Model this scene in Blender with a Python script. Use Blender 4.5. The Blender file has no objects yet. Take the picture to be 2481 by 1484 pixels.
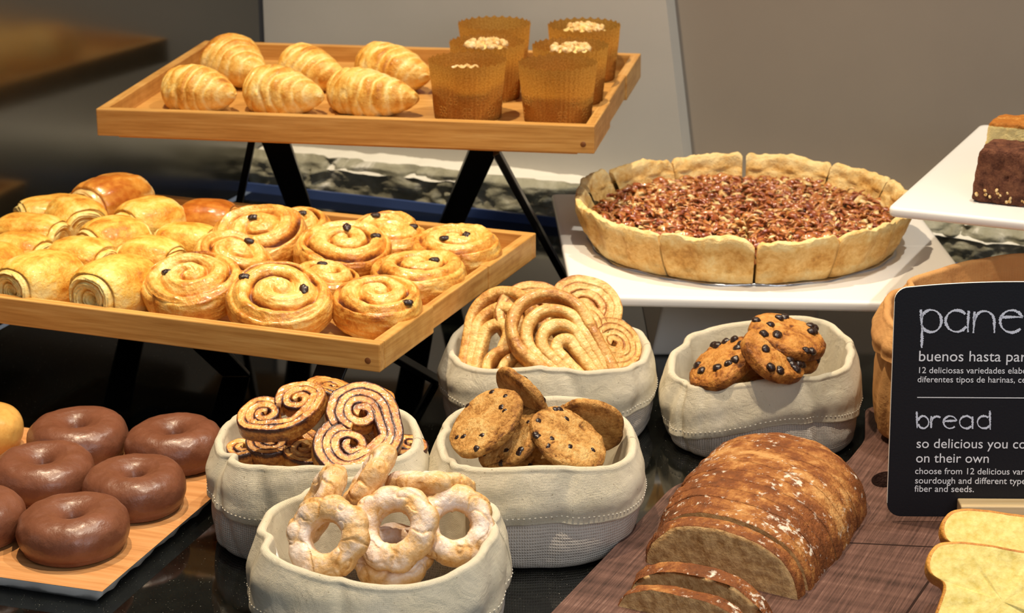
import bpy, bmesh, math, random
import numpy as np
from mathutils import Matrix, Vector
PI = math.pi
SC = bpy.context.scene
COL = SC.collection

# ------------------------------------------------------------------ camera
W, H, FPX = 2481, 1484, 5500.0
PITCH, ROLL, CAMZ = 0.3096, -0.0068, 0.78
cR, sR = math.cos(-ROLL), math.sin(-ROLL)
cP, sP = math.cos(PITCH), math.sin(PITCH)
FWD = Vector((0, cP, -sP)); UP = Vector((0, sP, cP)); RT = Vector((1, 0, 0))
def ray(px, py):
    dx, dy = px - W / 2, py - H / 2
    x = cR * dx - sR * dy; y = sR * dx + cR * dy
    return RT * (x / FPX) - UP * (y / FPX) + FWD
def at(px, py, z):                                  # the point of a height z seen in direction px, py
    v = ray(px, py); t = (z - CAMZ) / v.z
    return Vector((v.x * t, v.y * t, z))
cam = bpy.data.objects.new('camera', bpy.data.cameras.new('camera')); COL.objects.link(cam)
cx_, cy_ = RT * cR - UP * sR, RT * sR + UP * cR
M = Matrix.Identity(4)
for i, a in enumerate((cx_, cy_, -FWD)):
    for j in range(3): M[j][i] = a[j]
M[2][3] = CAMZ
cam.matrix_world = M
cam.data.sensor_width = 36; cam.data.lens = 36 * FPX / W
cam.data.clip_start = .05; cam.data.clip_end = 60
cam.data.dof.use_dof = True; cam.data.dof.focus_distance = 1.85; cam.data.dof.aperture_fstop = 16
SC.camera = cam

# ------------------------------------------------------------------ world and lamps
wd = bpy.data.worlds.new('room_ambient'); SC.world = wd; wd.use_nodes = True
wd.node_tree.nodes['Background'].inputs[0].default_value = (.80, .88, 1.0, 1)
wd.node_tree.nodes['Background'].inputs[1].default_value = .15
def spot(name, loc, target, watt, col, size=.03, angle=70, blend=.5):
    l = bpy.data.lights.new(name, 'SPOT'); l.energy = watt; l.color = col; l.shadow_soft_size = size
    l.spot_size = math.radians(angle); l.spot_blend = blend
    o = bpy.data.objects.new(name, l); COL.objects.link(o); o.location = loc
    o.rotation_euler = (Vector(target) - Vector(loc)).to_track_quat('-Z', 'Y').to_euler()
def area(name, loc, target, watt, col, sx, sy):
    l = bpy.data.lights.new(name, 'AREA'); l.energy = watt; l.color = col; l.shape = 'RECTANGLE'; l.size = sx; l.size_y = sy
    o = bpy.data.objects.new(name, l); COL.objects.link(o); o.location = loc
    o.rotation_euler = (Vector(target) - Vector(loc)).to_track_quat('-Z', 'Y').to_euler()
WARM = (1, .80, .55)
spot('ceiling_spot', (-.45, 2.25, 2.2), (-.15, 2.2, .1), 165, WARM, .03, 60)
spot('ceiling_spot', (.22, 1.40, 2.2), (-.06, 1.72, .05), 120, (1, .86, .66), .03, 40)
spot('ceiling_spot', (.72, 2.10, 2.2), (.40, 2.1, .1), 85, (1, .92, .78), .03, 60)
area('window_daylight', (.9, -.6, 1.35), (0, 2.3, .15), 22, (.86, .93, 1.0), 1.6, 1.2)
SC.view_settings.view_transform = 'Standard'; SC.view_settings.look = 'None'
SC.view_settings.exposure = 0.0; SC.view_settings.gamma = 1; SC.view_settings.use_curve_mapping = False

# ------------------------------------------------------------------ helpers
def lin(c):
    if isinstance(c, str): c = [int(c[i:i + 2], 16) for i in (0, 2, 4)]
    return tuple((v / 255 / 12.92 if v / 255 <= .04045 else ((v / 255 + .055) / 1.055) ** 2.4) for v in c) + (1,)
def vnoise(P, seed=0):
    P = np.asarray(P, float); I = np.floor(P).astype(np.int64); F = P - I; U = F * F * (3 - 2 * F)
    def h(dx, dy, dz):
        x = (I[..., 0] + dx) * 374761393 + (I[..., 1] + dy) * 668265263 + (I[..., 2] + dz) * 1103515245 + seed * 974634721
        x = x & 0xffffffff; x = ((x ^ (x >> 13)) * 1274126177) & 0xffffffff; x = x ^ (x >> 16)
        return x / 2147483648.0 - 1
    def mix(a, b, t): return a + (b - a) * t
    x0 = mix(mix(h(0,0,0), h(1,0,0), U[...,0]), mix(h(0,1,0), h(1,1,0), U[...,0]), U[...,1])
    x1 = mix(mix(h(0,0,1), h(1,0,1), U[...,0]), mix(h(0,1,1), h(1,1,1), U[...,0]), U[...,1])
    return mix(x0, x1, U[...,2])
def fbm(P, sc, octv=3, seed=0):
    P = np.asarray(P, float); a, r, t = 1.0, 0, 0
    for k in range(octv):
        r = r + a * vnoise(P * sc * 2 ** k, seed + 31 * k); t += a; a *= .5
    return r / t
def frac(x): return x - np.floor(x)
def sstep(a, b, x):
    t = np.clip((x - a) / (b - a), 0, 1); return t * t * (3 - 2 * t)
def st(*a): return np.stack(np.broadcast_arrays(*a), -1)

class MB:                                           # mesh buffer
    def __init__(s): s.v, s.f, s.a, s.m, s.uv, s.n = [], [], [], [], [], 0
    def grid(s, V, cu=False, cv=True, attr=None, uv=None, mi=0, flip=False):
        nu, nv = V.shape[:2]
        idx = np.arange(nu * nv).reshape(nu, nv) + s.n
        ii = np.vstack([idx, idx[:1]]) if cu else idx
        jj = np.hstack([ii, ii[:, :1]]) if cv else ii
        q = np.stack([jj[:-1, :-1], jj[:-1, 1:], jj[1:, 1:], jj[1:, :-1]], -1).reshape(-1, 4)
        if flip: q = q[:, ::-1]
        s.v.append(V.reshape(-1, 3)); s.f.append(q)
        s.a.append(np.broadcast_to(np.zeros((nu, nv)) if attr is None else attr, (nu, nv)).reshape(-1))
        s.uv.append((np.zeros((nu, nv, 2)) if uv is None else uv).reshape(-1, 2))
        m = np.broadcast_to(np.asarray(mi).reshape(-1, 1) if np.ndim(mi) else np.array([[mi]]), (jj.shape[0] - 1, jj.shape[1] - 1))
        s.m.append(m.reshape(-1)); s.n += nu * nv
        return s
    def box(s, lo, hi, mi=0, attr=0):
        x0, y0, z0 = lo; x1, y1, z1 = hi
        v = np.array([[x0,y0,z0],[x1,y0,z0],[x1,y1,z0],[x0,y1,z0],[x0,y0,z1],[x1,y0,z1],[x1,y1,z1],[x0,y1,z1]], float)
        return s.raw(v, [[0,3,2,1],[4,5,6,7],[0,1,5,4],[1,2,6,5],[2,3,7,6],[3,0,4,7]], mi, attr)
    def raw(s, v, f, mi=0, attr=0):
        v = np.array(v, float); s.v.append(v); s.f.append(np.array(f) + s.n); s.a.append(np.full(len(v), float(attr)))
        s.uv.append(v[:, :2].copy()); s.m.append(np.full(len(f), mi)); s.n += len(v); return s
    def tube(s, pts, r, seg=8, attr=0, mi=0, up=(0, 0, 1)):
        pts = np.array(pts, float); n = len(pts); r = np.broadcast_to(r, (n,))
        T = np.gradient(pts, axis=0); T /= np.linalg.norm(T, axis=1)[:, None] + 1e-12
        u = np.cross(T, np.array(up, float)); bad = np.linalg.norm(u, axis=1) < 1e-3
        u[bad] = np.cross(T[bad], [1, 0, 0]); u /= np.linalg.norm(u, axis=1)[:, None]
        w = np.cross(u, T); th = np.linspace(0, 2 * PI, seg, endpoint=False)
        V = pts[:, None] + r[:, None, None] * (np.cos(th)[None, :, None] * u[:, None] + np.sin(th)[None, :, None] * w[:, None])
        V = np.concatenate([np.repeat(pts[:1, None], seg, 1), V, np.repeat(pts[-1:, None], seg, 1)])
        return s.grid(V, attr=attr, mi=mi)
    def mesh(s, name, mats, smooth=True, weld=True):
        me = bpy.data.meshes.new(name); F = [f.tolist() for f in s.f]; F = [x for f in F for x in f]
        me.from_pydata(np.concatenate(s.v).tolist(), [], F)
        at_ = me.attributes.new('bk', 'FLOAT', 'POINT'); at_.data.foreach_set('value', np.concatenate(s.a).astype(np.float32))
        li = np.zeros(len(me.loops), np.int32); me.loops.foreach_get('vertex_index', li)
        uvl = me.uv_layers.new(name='UVMap'); uvl.data.foreach_set('uv', np.concatenate(s.uv)[li].astype(np.float32).reshape(-1))
        me.polygons.foreach_set('material_index', np.concatenate(s.m).astype(np.int32))
        me.polygons.foreach_set('use_smooth', np.full(len(me.polygons), smooth))
        for m in (mats if isinstance(mats, (list, tuple)) else [mats]): me.materials.append(m)
        bm = bmesh.new(); bm.from_mesh(me)
        if weld: bmesh.ops.remove_doubles(bm, verts=bm.verts, dist=1e-6)
        bmesh.ops.recalc_face_normals(bm, faces=bm.faces)
        bm.to_mesh(me); bm.free(); me.update()
        return me
def obj(name, me, parent=None, loc=None, mat=None):
    o = bpy.data.objects.new(name, me); COL.objects.link(o)
    if parent: o.parent = parent
    if mat is not None: o.matrix_local = mat
    if loc is not None: o.location = loc
    return o
def tag(o, label, cat, group=None, kind=None):
    o['label'] = label
    if cat: o['category'] = cat
    if group: o['group'] = group
    if kind: o['kind'] = kind
    return o
def thing(name, label, cat, loc=(0, 0, 0), rotz=0, group=None):
    o = bpy.data.objects.new(name, None); COL.objects.link(o); o.empty_display_size = .02
    o.location = loc; o.rotation_euler = (0, 0, rotz)
    return tag(o, label, cat, group)
def bevel(o, w=.001, seg=2):
    m = o.modifiers.new('bevel', 'BEVEL'); m.width = w; m.segments = seg; m.limit_method = 'ANGLE'; m.harden_normals = False
    return o
def frame(n, spin=0):                               # rotation whose z axis is n; spin turns about n
    n = Vector(n).normalized(); x = Vector((1, 0, 0)); x = (x - n * x.dot(n)).normalized(); y = n.cross(x)
    R = Matrix((x, y, n)).transposed()
    return R @ Matrix.Rotation(math.radians(spin), 3, 'Z')
def verts(me):
    a = np.zeros(len(me.vertices) * 3); me.vertices.foreach_get('co', a); return a.reshape(-1, 3)
def rest(me, px, py, zf, R):                        # stand a mesh on height zf so that its middle is seen at px, py
    V = verts(me) @ np.array(R).T; lo, hi = V.min(0), V.max(0); mid = (lo + hi) / 2
    p = at(px, py, zf + (hi[2] - lo[2]) / 2); loc = p - Vector(mid); loc.z = zf - lo[2]
    return Matrix.Translation(loc) @ R.to_4x4()
def euler(z=0, x=0, y=0):
    return Matrix.Rotation(math.radians(z), 3, 'Z') @ Matrix.Rotation(math.radians(x), 3, 'X') @ Matrix.Rotation(math.radians(y), 3, 'Y')

# ------------------------------------------------------------------ materials
def mat0(name, rough=.5, spec=.5, metal=0, coat=0, color=None):
    m = bpy.data.materials.new(name); m.use_nodes = True; nt = m.node_tree; b = nt.nodes['Principled BSDF']
    b.inputs['Roughness'].default_value = rough; b.inputs['Specular IOR Level'].default_value = spec
    b.inputs['Metallic'].default_value = metal; b.inputs['Coat Weight'].default_value = coat; b.inputs['Coat Roughness'].default_value = .16
    if color: b.inputs['Base Color'].default_value = lin(color)
    return m, nt, b
def nd(nt, t, **kw):
    n = nt.nodes.new(t)
    for k, v in kw.items():
        if k in n.inputs: n.inputs[k].default_value = v
        else: setattr(n, k, v)
    return n
def coords(nt, kind='Object', scale=(1, 1, 1), rot=(0, 0, 0)):
    c = nd(nt, 'ShaderNodeTexCoord'); m = nd(nt, 'ShaderNodeMapping')
    m.inputs['Scale'].default_value = scale; m.inputs['Rotation'].default_value = rot
    nt.links.new(c.outputs[kind], m.inputs[0]); return m.outputs[0]
def noise(nt, vec, scale, detail=4, rough=.55, dist=0):
    n = nd(nt, 'ShaderNodeTexNoise', Scale=scale, Detail=detail, Roughness=rough, Distortion=dist)
    nt.links.new(vec, n.inputs['Vector']); return n.outputs[0]
def ramp(nt, fac, stops, interp='LINEAR'):
    r = nd(nt, 'ShaderNodeValToRGB'); r.color_ramp.interpolation = interp; e = r.color_ramp.elements
    while len(e) < len(stops): e.new(.5)
    for k, (p, c) in enumerate(stops): e[k].position = p; e[k].color = c if len(c) == 4 and not isinstance(c, str) else lin(c)
    nt.links.new(fac, r.inputs[0]); return r.outputs[0]
def math_(nt, op, a, b=None):
    n = nd(nt, 'ShaderNodeMath', operation=op)
    for k, v in enumerate((a, b)):
        if v is None: continue
        if isinstance(v, (int, float)): n.inputs[k].default_value = v
        else: nt.links.new(v, n.inputs[k])
    return n.outputs[0]
def mixc(nt, fac, a, b):
    n = nd(nt, 'ShaderNodeMix', data_type='RGBA')
    for k, v in ((0, fac), (6, a), (7, b)):
        if isinstance(v, (int, float)): n.inputs[k].default_value = v
        elif isinstance(v, (str, tuple)): n.inputs[k].default_value = lin(v)
        else: nt.links.new(v, n.inputs[k])
    return n.outputs[2]
def bump(nt, b, h, strength=.3, dist=.001):
    n = nd(nt, 'ShaderNodeBump', Strength=strength, Distance=dist); nt.links.new(h, n.inputs['Height'])
    nt.links.new(n.outputs[0], b.inputs['Normal'])
def bake(name, stops, ns=60, na=.5, rough=.45, spec=.4, coat=0, bs=220, bst=.35, bd=.001, stretch=(1, 1, 1), sss=0):
    m, nt, b = mat0(name, rough, spec, 0, coat)
    a = nd(nt, 'ShaderNodeAttribute', attribute_name='bk'); v = coords(nt, 'Object', stretch)
    n = noise(nt, v, ns, 5, .6)
    n2 = noise(nt, v, ns * 4.5, 3, .6)
    f = math_(nt, 'ADD', a.outputs['Fac'], math_(nt, 'MULTIPLY', math_(nt, 'SUBTRACT', n, .5), na * 3.6))
    f = math_(nt, 'ADD', f, math_(nt, 'MULTIPLY', math_(nt, 'SUBTRACT', n2, .5), na * 2.2))
    nt.links.new(ramp(nt, f, stops), b.inputs['Base Color'])
    bump(nt, b, math_(nt, 'ADD', noise(nt, v, bs, 4, .65), math_(nt, 'MULTIPLY', n2, .7)), min(1, bst * 1.6), bd)
    if sss:
        b.inputs['Subsurface Weight'].default_value = sss; b.inputs['Subsurface Radius'].default_value = (.006, .003, .001); b.inputs['Subsurface Scale'].default_value = 1
    return m
M_CROI = bake('croissant_crust', [(.0, 'f9e09a'), (.35, 'f2c566'), (.65, 'dc9a38'), (1, 'a25a1c')], 55, .26, .42, .4, .08, 190, .45, .0016)
M_ROLL = bake('pastry_crust', [(.0, 'f6dd90'), (.35, 'efbe56'), (.62, 'd8922f'), (1, '96501a')], 50, .26, .42, .4, .08, 190, .45, .0016)
M_BRIO = bake('brown_glazed_crust', [(.0, 'f0d08a'), (.3, 'd8943c'), (.6, 'b8661e'), (1, '7c3a10')], 35, .20, .30, .4, .2, 120, .2)
M_RAIS = bake('raisin_roll_crust', [(.0, 'f2d486'), (.32, 'e6ae52'), (.6, 'c87e2c'), (.85, '8c4a18'), (1, '6a3410')], 60, .26, .33, .45, .28, 190, .5, .0016)
M_PALM = bake('caramelised_pastry', [(.0, 'efcc86'), (.28, 'dca050'), (.55, 'b06a28'), (.8, '5e2c14'), (1, '3c1a10')], 90, .30, .34, .5, .25, 260, .5, .0012)
M_BIGP = bake('pale_sugared_pastry', [(.0, 'f0d898'), (.4, 'dfb46a'), (.7, 'c68c44'), (1, '9a5e28')], 70, .36, .45, .4, .1, 240, .55, .0014)
M_COOK = bake('cookie_dough', [(.0, 'd9b070'), (.4, 'c2904e'), (.7, 'a06e34'), (1, '6e4420')], 90, .42, .7, .25, 0, 240, .8, .0016)
M_CHIPC = bake('dark_cookie_dough', [(.0, 'cf9850'), (.4, 'b87c36'), (.7, '94581f'), (1, '5f3412')], 80, .38, .6, .3, 0, 260, .7, .0015)
M_RING = bake('ring_biscuit', [(.0, 'eeddd0'), (.25, 'e4c8ae'), (.48, 'e0b884'), (.75, 'd09c58'), (1, 'a2692c')], 90, .24, .5, .4, .12, 320, .5, .0009)
M_CHOC = bake('chocolate_glaze', [(.0, '683c26'), (1, '80503a')], 40, .3, .38, .5, .06, 55, .22, .002)
M_PLAIN = bake('plain_doughnut', [(.0, 'e2b060'), (1, 'c48a3c')], 40, .4, .35, .4, .15, 90, .2)
M_CHIP = bake('chocolate_chip', [(0, '32201a'), (1, '22140f')], 80, .3, .3, .5, .1, 200, .3)
M_RSN = bake('raisin', [(0, '3a2018'), (1, '1c0e0a')], 80, .3, .3, .5, .3, 300, .7)
M_PIE = bake('tart_crust', [(.0, 'f2d698'), (.35, 'e8bd74'), (.65, 'd09a4c'), (1, '9c682c')], 45, .36, .6, .3, 0, 230, .6, .0014)
M_NUT = bake('glazed_pecan', [(.0, 'ecca88'), (.25, 'd08c46'), (.5, 'b46026'), (.75, '924018'), (1, '6a2c12')], 120, .25, .14, .7, .9, 260, .5)
M_FILL = bake('syrup_filling', [(.0, '8e4c1c'), (1, '6a3412')], 90, .5, .16, .6, .5, 120, .6, .002)
M_CRUST = bake('brown_bread_crust', [(.0, 'c8955a'), (.25, 'a66c36'), (.48, '804820'), (1, '4e2a12')], 80, .26, .65, .3, 0, 330, .6, .0016)
M_BRC = bake('brioche_crust', [(.0, 'd89c44'), (1, '9c5a1c')], 60, .5, .5, .3, 0, 200, .6)
M_BROW = bake('brownie_crumb', [(.0, '8a5a40'), (.5, '6c4230'), (1, '432418')], 130, .5, .8, .2, 0, 300, 1, .0022)
M_CAKE = bake('yellow_cake', [(.0, 'f4dd9a'), (.5, 'ecce84'), (.8, 'cc8c40'), (1, 'b06c28')], 90, .3, .7, .2, 0, 260, .6)
M_CRMB = bake('cake_crumble', [(.0, 'f6e2b8'), (.5, 'e6c080'), (1, 'c08c48')], 90, .5, .7, .2, 0, 200, .8)
# flour specks on the bread crust
def flour(m):
    nt = m.node_tree; b = nt.nodes['Principled BSDF']; src = b.inputs['Base Color'].links[0].from_socket
    n = noise(nt, coords(nt, 'Object'), 150, 4, .6); n2 = noise(nt, coords(nt, 'Object'), 16, 2, .5)
    k = ramp(nt, math_(nt, 'ADD', n, math_(nt, 'MULTIPLY', math_(nt, 'SUBTRACT', n2, .5), .45)), [(.605, (0, 0, 0, 1)), (.71, (.8, .8, .8, 1))])
    nt.links.new(mixc(nt, k, src, 'efe4d2'), b.inputs['Base Color'])
flour(M_CRUST)
def crumb(name, a, b_, pore=110, bs=.9, bd=.002):
    m, nt, b = mat0(name, .85, .2); v = coords(nt, 'Object')
    vo = nd(nt, 'ShaderNodeTexVoronoi', Scale=pore); nt.links.new(v, vo.inputs['Vector'])
    n = noise(nt, v, pore * .9, 4, .65)
    nt.links.new(ramp(nt, n, [(.3, b_), (.62, a)]), b.inputs['Base Color'])
    bump(nt, b, math_(nt, 'ADD', n, math_(nt, 'MULTIPLY', vo.outputs[0], .5)), bs, bd); return m
M_CRUMB = crumb('bread_crumb', 'd2ac78', 'a07444', 130)
M_BRCR = crumb('brioche_crumb', 'e8d68a', 'ceb660', 150, .6, .0011)

def wood(name, stops, sc=(4, 90, 90), rough=.4, knots=True, bst=.08, axis_noise=3.0):
    m, nt, b = mat0(name, rough, .4); v = coords(nt, 'Object', sc)
    n = noise(nt, v, axis_noise, 6, .6, .2); n2 = noise(nt, coords(nt, 'Object', (.8, 22, 22)), 3, 2)
    f = math_(nt, 'ADD', math_(nt, 'MULTIPLY', n, .65), math_(nt, 'MULTIPLY', n2, .35))
    c = ramp(nt, f, stops)
    if knots:
        k = nd(nt, 'ShaderNodeTexVoronoi', Scale=9.0); nt.links.new(coords(nt, 'Object', (1, 2.2, 2.2)), k.inputs['Vector'])
        kk = ramp(nt, k.outputs[0], [(.02, (.75, .75, .75, 1)), (.10, (0, 0, 0, 1))])
        c = mixc(nt, math_(nt, 'MULTIPLY', kk, noise(nt, v, 9, 3)), c, '9a6428')
    nt.links.new(c, b.inputs['Base Color']); bump(nt, b, n, bst, .001); return m
M_BAMB = wood('bamboo', [(.32, 'ab7434'), (.5, 'c9954e'), (.68, 'dcae68')])
M_BAMY = wood('bamboo_across', [(.32, 'ab7434'), (.5, 'c9954e'), (.68, 'dcae68')], (90, 4, 90))
M_BOARD = wood('dark_wood', [(.34, '34231d'), (.48, '583e36'), (.60, '6e5046'), (.72, '94766a')], (230, 6, 230), .45, False, .6)
M_MELA = wood('oak_print', [(.28, 'a8703e'), (.5, 'c88e58'), (.72, 'd8a470')], (4, 70, 70), .35, False)
M_PINE = wood('pine', [(.3, 'd8b47c'), (.6, 'ecd0a0')], (3, 60, 60), .5, False)
M_WHITE, nt, b = mat0('white_melamine', .25, .5, color='f0eeea')
M_BLACKM, nt, b = mat0('black_metal', .28, .5, color='141210')
bump(nt, b, noise(nt, coords(nt), 300, 2), .05)
M_FOIL, nt, b = mat0('foil', .3, .5, 1, color='d8d8dc'); bump(nt, b, noise(nt, coords(nt), 60, 3), .6, .003)
M_FIX, nt, b = mat0('dowel', .5, .3, color='7a4a24')
# black granite with fine sparkles
M_GRAN, nt, b = mat0('black_granite', .06, .6)
v = coords(nt); n = noise(nt, v, 700, 2, .5); n2 = noise(nt, v, 60, 3)
nt.links.new(mixc(nt, ramp(nt, n, [(.70, (0, 0, 0, 1)), (.76, (1, 1, 1, 1))]), ramp(nt, n2, [(.3, '060706'), (.7, '0e100e')]), '9a978c'), b.inputs['Base Color'])
# walls
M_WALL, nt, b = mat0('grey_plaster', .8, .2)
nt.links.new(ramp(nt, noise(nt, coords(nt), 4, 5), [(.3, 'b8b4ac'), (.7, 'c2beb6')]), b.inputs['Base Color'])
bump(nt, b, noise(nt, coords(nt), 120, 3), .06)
M_WALL_SHADE, nt, b = mat0('shaded_plaster', .75, .2)  # darker plaster tone puts the wall's shadowed part into the colour
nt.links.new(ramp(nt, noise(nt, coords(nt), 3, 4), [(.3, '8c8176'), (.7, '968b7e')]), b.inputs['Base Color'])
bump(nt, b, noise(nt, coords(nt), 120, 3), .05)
M_GLOSS, nt, b = mat0('dark_lacquer', .19, .5, color='24231c'); b.inputs['IOR'].default_value = 2.3
M_STONE, nt, b = mat0('painted_stone', .55, .4)
v = coords(nt); n = noise(nt, v, 26, 6, .6, .6)
nt.links.new(ramp(nt, n, [(.30, '7a7868'), (.48, '96947f'), (.60, 'a8a694'), (.70, 'e4e2d8')]), b.inputs['Base Color'])
bump(nt, b, noise(nt, v, 90, 5, .6), .6, .004)
M_LEDGE, nt, b = mat0('white_mortar', .7, .2, color='e6e4da'); bump(nt, b, noise(nt, coords(nt), 60, 4), .3, .003)
M_BLUE, nt, b = mat0('blue_reflection', .35, .5)  # blue of reflected daylight, given as a base colour
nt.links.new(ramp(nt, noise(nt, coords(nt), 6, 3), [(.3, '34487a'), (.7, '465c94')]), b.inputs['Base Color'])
# cloth
def cloth(name, c0, c1, speck, fu, depth, dist):
    m, nt, b = mat0(name, .95, .1); uv = coords(nt, 'UV', (1, 1, 1))
    b.inputs['Sheen Weight'].default_value = .05
    wu = nd(nt, 'ShaderNodeTexWave', wave_type='BANDS', bands_direction='X', Scale=fu); nt.links.new(uv, wu.inputs[0])
    wv = nd(nt, 'ShaderNodeTexWave', wave_type='BANDS', bands_direction='Y', Scale=fu); nt.links.new(uv, wv.inputs[0])
    h = math_(nt, 'MULTIPLY', wu.outputs[1], wv.outputs[1])
    v = coords(nt); big = noise(nt, v, 22, 4); sp = noise(nt, v, 420, 2, .5)
    c = mixc(nt, ramp(nt, sp, [(.70, (0, 0, 0, 1)), (.75, (.8, .8, .8, 1))]), ramp(nt, big, [(.3, c0), (.7, c1)]), speck)
    nt.links.new(c, b.inputs['Base Color'])
    thr = noise(nt, coords(nt, 'UV', (1, 12, 1)), 120, 4, .7)
    bump(nt, b, math_(nt, 'ADD', math_(nt, 'ADD', math_(nt, 'MULTIPLY', h, dist / .0012 * .5), math_(nt, 'MULTIPLY', noise(nt, v, 48, 4, .6, .6), 2.0)), math_(nt, 'MULTIPLY', thr, .22)), .8, .0024); return m
M_CUFF = cloth('linen_cuff', 'ddd1b4', 'e9dec6', '8c7a58', 430, .25, .0006)
M_BODY = cloth('canvas_body', 'cec2b4', 'd8cdc0', 'b8a888', 150, .8, .0012)
M_THREAD, nt, b = mat0('thread', .9, .1, color='efe9da')
M_TAG, nt, b = mat0('white_label', .7, .2, color='ecebe8')
M_PAPER, nt, b = mat0('brown_paper', .8, .2)
v = coords(nt); n = noise(nt, v, 16, 6, .6, .5)
nt.links.new(ramp(nt, n, [(.3, 'b5824e'), (.7, 'cb9a60')]), b.inputs['Base Color'])
wv = nd(nt, 'ShaderNodeTexWave', Scale=120, Distortion=3); nt.links.new(v, wv.inputs[0])
bump(nt, b, math_(nt, 'ADD', n, math_(nt, 'MULTIPLY', wv.outputs[1], .02)), .7, .006)
# baking cups: brown translucent paper
M_CUP, nt, b = mat0('baking_paper', .6, .3)
v = coords(nt, 'UV', (260, 260, 1)); n = noise(nt, v, 2.2, 3, .7)
c = ramp(nt, n, [(.3, 'b27c30'), (.65, 'e4b660')]); nt.links.new(c, b.inputs['Base Color'])
tr = nd(nt, 'ShaderNodeBsdfTranslucent'); nt.links.new(c, tr.inputs[0])
mx = nd(nt, 'ShaderNodeMixShader'); mx.inputs[0].default_value = .70
nt.links.new(b.outputs[0], mx.inputs[1]); nt.links.new(tr.outputs[0], mx.inputs[2])
nt.links.new(mx.outputs[0], nt.nodes['Material Output'].inputs[0])
M_GOLD, nt, b = mat0('gold_print', .5, .3, color='d8a048')
M_SIGN, nt, b = mat0('black_board', .5, .3, color='14141a'); bump(nt, b, noise(nt, coords(nt), 500, 3), .12)
M_EDGE, nt, b = mat0('white_board_edge', .6, .3, color='e8e6e0')
M_INK, nt, b = mat0('white_lettering', .6, .2, color='f0f0f4')
M_CHALK, nt, b = mat0('chalk_lettering', .9, .1, color='dfe3f0')

# ------------------------------------------------------------------ setting
WU = Vector((.9106, -.4132, 0)); WN = Vector((.4132, .9106, 0))      # along the back wall, and into it
WO = Vector((-.355, 2.968, 0))                                        # the room corner at the foot of the stone course
def wallobj(name, mb, m, smooth=False):
    o = obj(name, mb.mesh(name, m, smooth)); o.matrix_world = Matrix(((WU.x, WN.x, 0, WO.x), (WU.y, WN.y, 0, WO.y), (0, 0, 1, 0), (0, 0, 0, 1)))
    o['kind'] = 'structure'; return o
SH = .052                                            # height of the stone course
wallobj('wall_back', MB().box((-.05, .092, 0), (2.6, .14, 1.5)), M_WALL_SHADE)
# added panel for the lit wall part; its slanting edge is the shadow edge
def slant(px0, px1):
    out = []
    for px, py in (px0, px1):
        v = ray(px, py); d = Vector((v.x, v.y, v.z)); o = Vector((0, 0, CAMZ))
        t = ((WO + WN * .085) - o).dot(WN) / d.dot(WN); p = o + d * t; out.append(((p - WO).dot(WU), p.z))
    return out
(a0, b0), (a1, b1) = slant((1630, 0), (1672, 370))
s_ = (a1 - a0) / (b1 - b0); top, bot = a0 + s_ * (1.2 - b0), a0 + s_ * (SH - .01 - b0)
def prism(poly, y0, y1):
    n = len(poly); v = [(x, y0, z) for x, z in poly] + [(x, y1, z) for x, z in poly]
    mb = MB(); f = [[k, (k + 1) % n, n + (k + 1) % n, n + k] for k in range(n)]
    mb.raw(v, f); mb.f.append(np.array([list(range(n))])); mb.f.append(np.array([list(range(2 * n - 1, n - 1, -1))])); mb.m.append(np.zeros(2, int)); return mb
wallobj('wall_lit_panel', prism([(-.002, SH - .01), (bot, SH - .01), (top, 1.2), (-.002, 1.2)], .062, .0915), M_WALL)
# stone course at the foot of the wall
u = np.linspace(0, 2.2, 420); zz = np.linspace(0, 1, 40)
U, Z = np.meshgrid(u, zz, indexing='ij'); P = st(U, Z * SH, 0 * U)
joint = np.exp(-((frac(U / .21 + .12 * np.sin(Z * 5)) - .5) / .07) ** 2)
D = .012 * fbm(P * [1, 1.6, 1], 22, 4, 3) + .013 * joint * vnoise(P * 150, 9) + .007 * fbm(P, 75, 4, 5)
prof = np.where(Z > .86, (Z - .86) / .14 * .012, 0) + np.where(Z < .1, (.1 - Z) * .05, 0)
V = st(U, .004 - D * .9 + prof, Z * SH)
mb = MB().grid(V, False, False)
wallobj('trim_2', mb, M_STONE, True)
u = np.linspace(0, 2.2, 300); yy = np.linspace(0, .1, 14); U, Y = np.meshgrid(u, yy, indexing='ij')
wallobj('trim_3', MB().grid(st(U, .004 + Y + .004 * vnoise(st(U * 60, Y * 0, 0 * U), 4), SH - .002 + .004 * fbm(st(U, Y, 0 * U), 40, 3, 8) - .012 * (1 - sstep(0, .025, Y))), False, False), M_LEDGE, True)
wallobj('blue_reflection_strip', MB().box((0, -.014, 0), (1.05, -.010, .012)), M_BLUE)  # added strip; its blue stands in for daylight reflected at the wall foot
# dark lacquered side wall
dL = Vector((.34, .94, 0)).normalized(); nL = Vector((dL.y, -dL.x, 0))
p0 = WO + WN * .02
o = obj('wall_left', MB().box((-3.2, 0, 0), (.03, .03, 1.6)).mesh('wall_left', M_GLOSS, False))
o.matrix_world = Matrix(((dL.x, -nL.x, 0, p0.x), (dL.y, -nL.y, 0, p0.y), (0, 0, 1, 0), (0, 0, 0, 1))); o['kind'] = 'structure'
# counter
cp = [(p0.x - dL.x * 2.05 + .002, p0.y - dL.y * 2.05), (1.9, .98), (1.9, 2.0), (WO.x + WN.x * .01 + .012, WO.y + WN.y * .01)]
n = len(cp); mb = MB()
mb.raw([(x, y, 0) for x, y in cp] + [(x, y, -.04) for x, y in cp], [[k, (k + 1) % n, n + (k + 1) % n, n + k] for k in range(n)])
mb.f += [np.array([list(range(n))]), np.array([list(range(2 * n - 1, n - 1, -1))])]; mb.m.append(np.zeros(2, int))
tag(obj('countertop', mb.mesh('countertop', M_GRAN, False)), 'polished black granite counter with fine pale specks under the whole display', 'counter')

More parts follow.
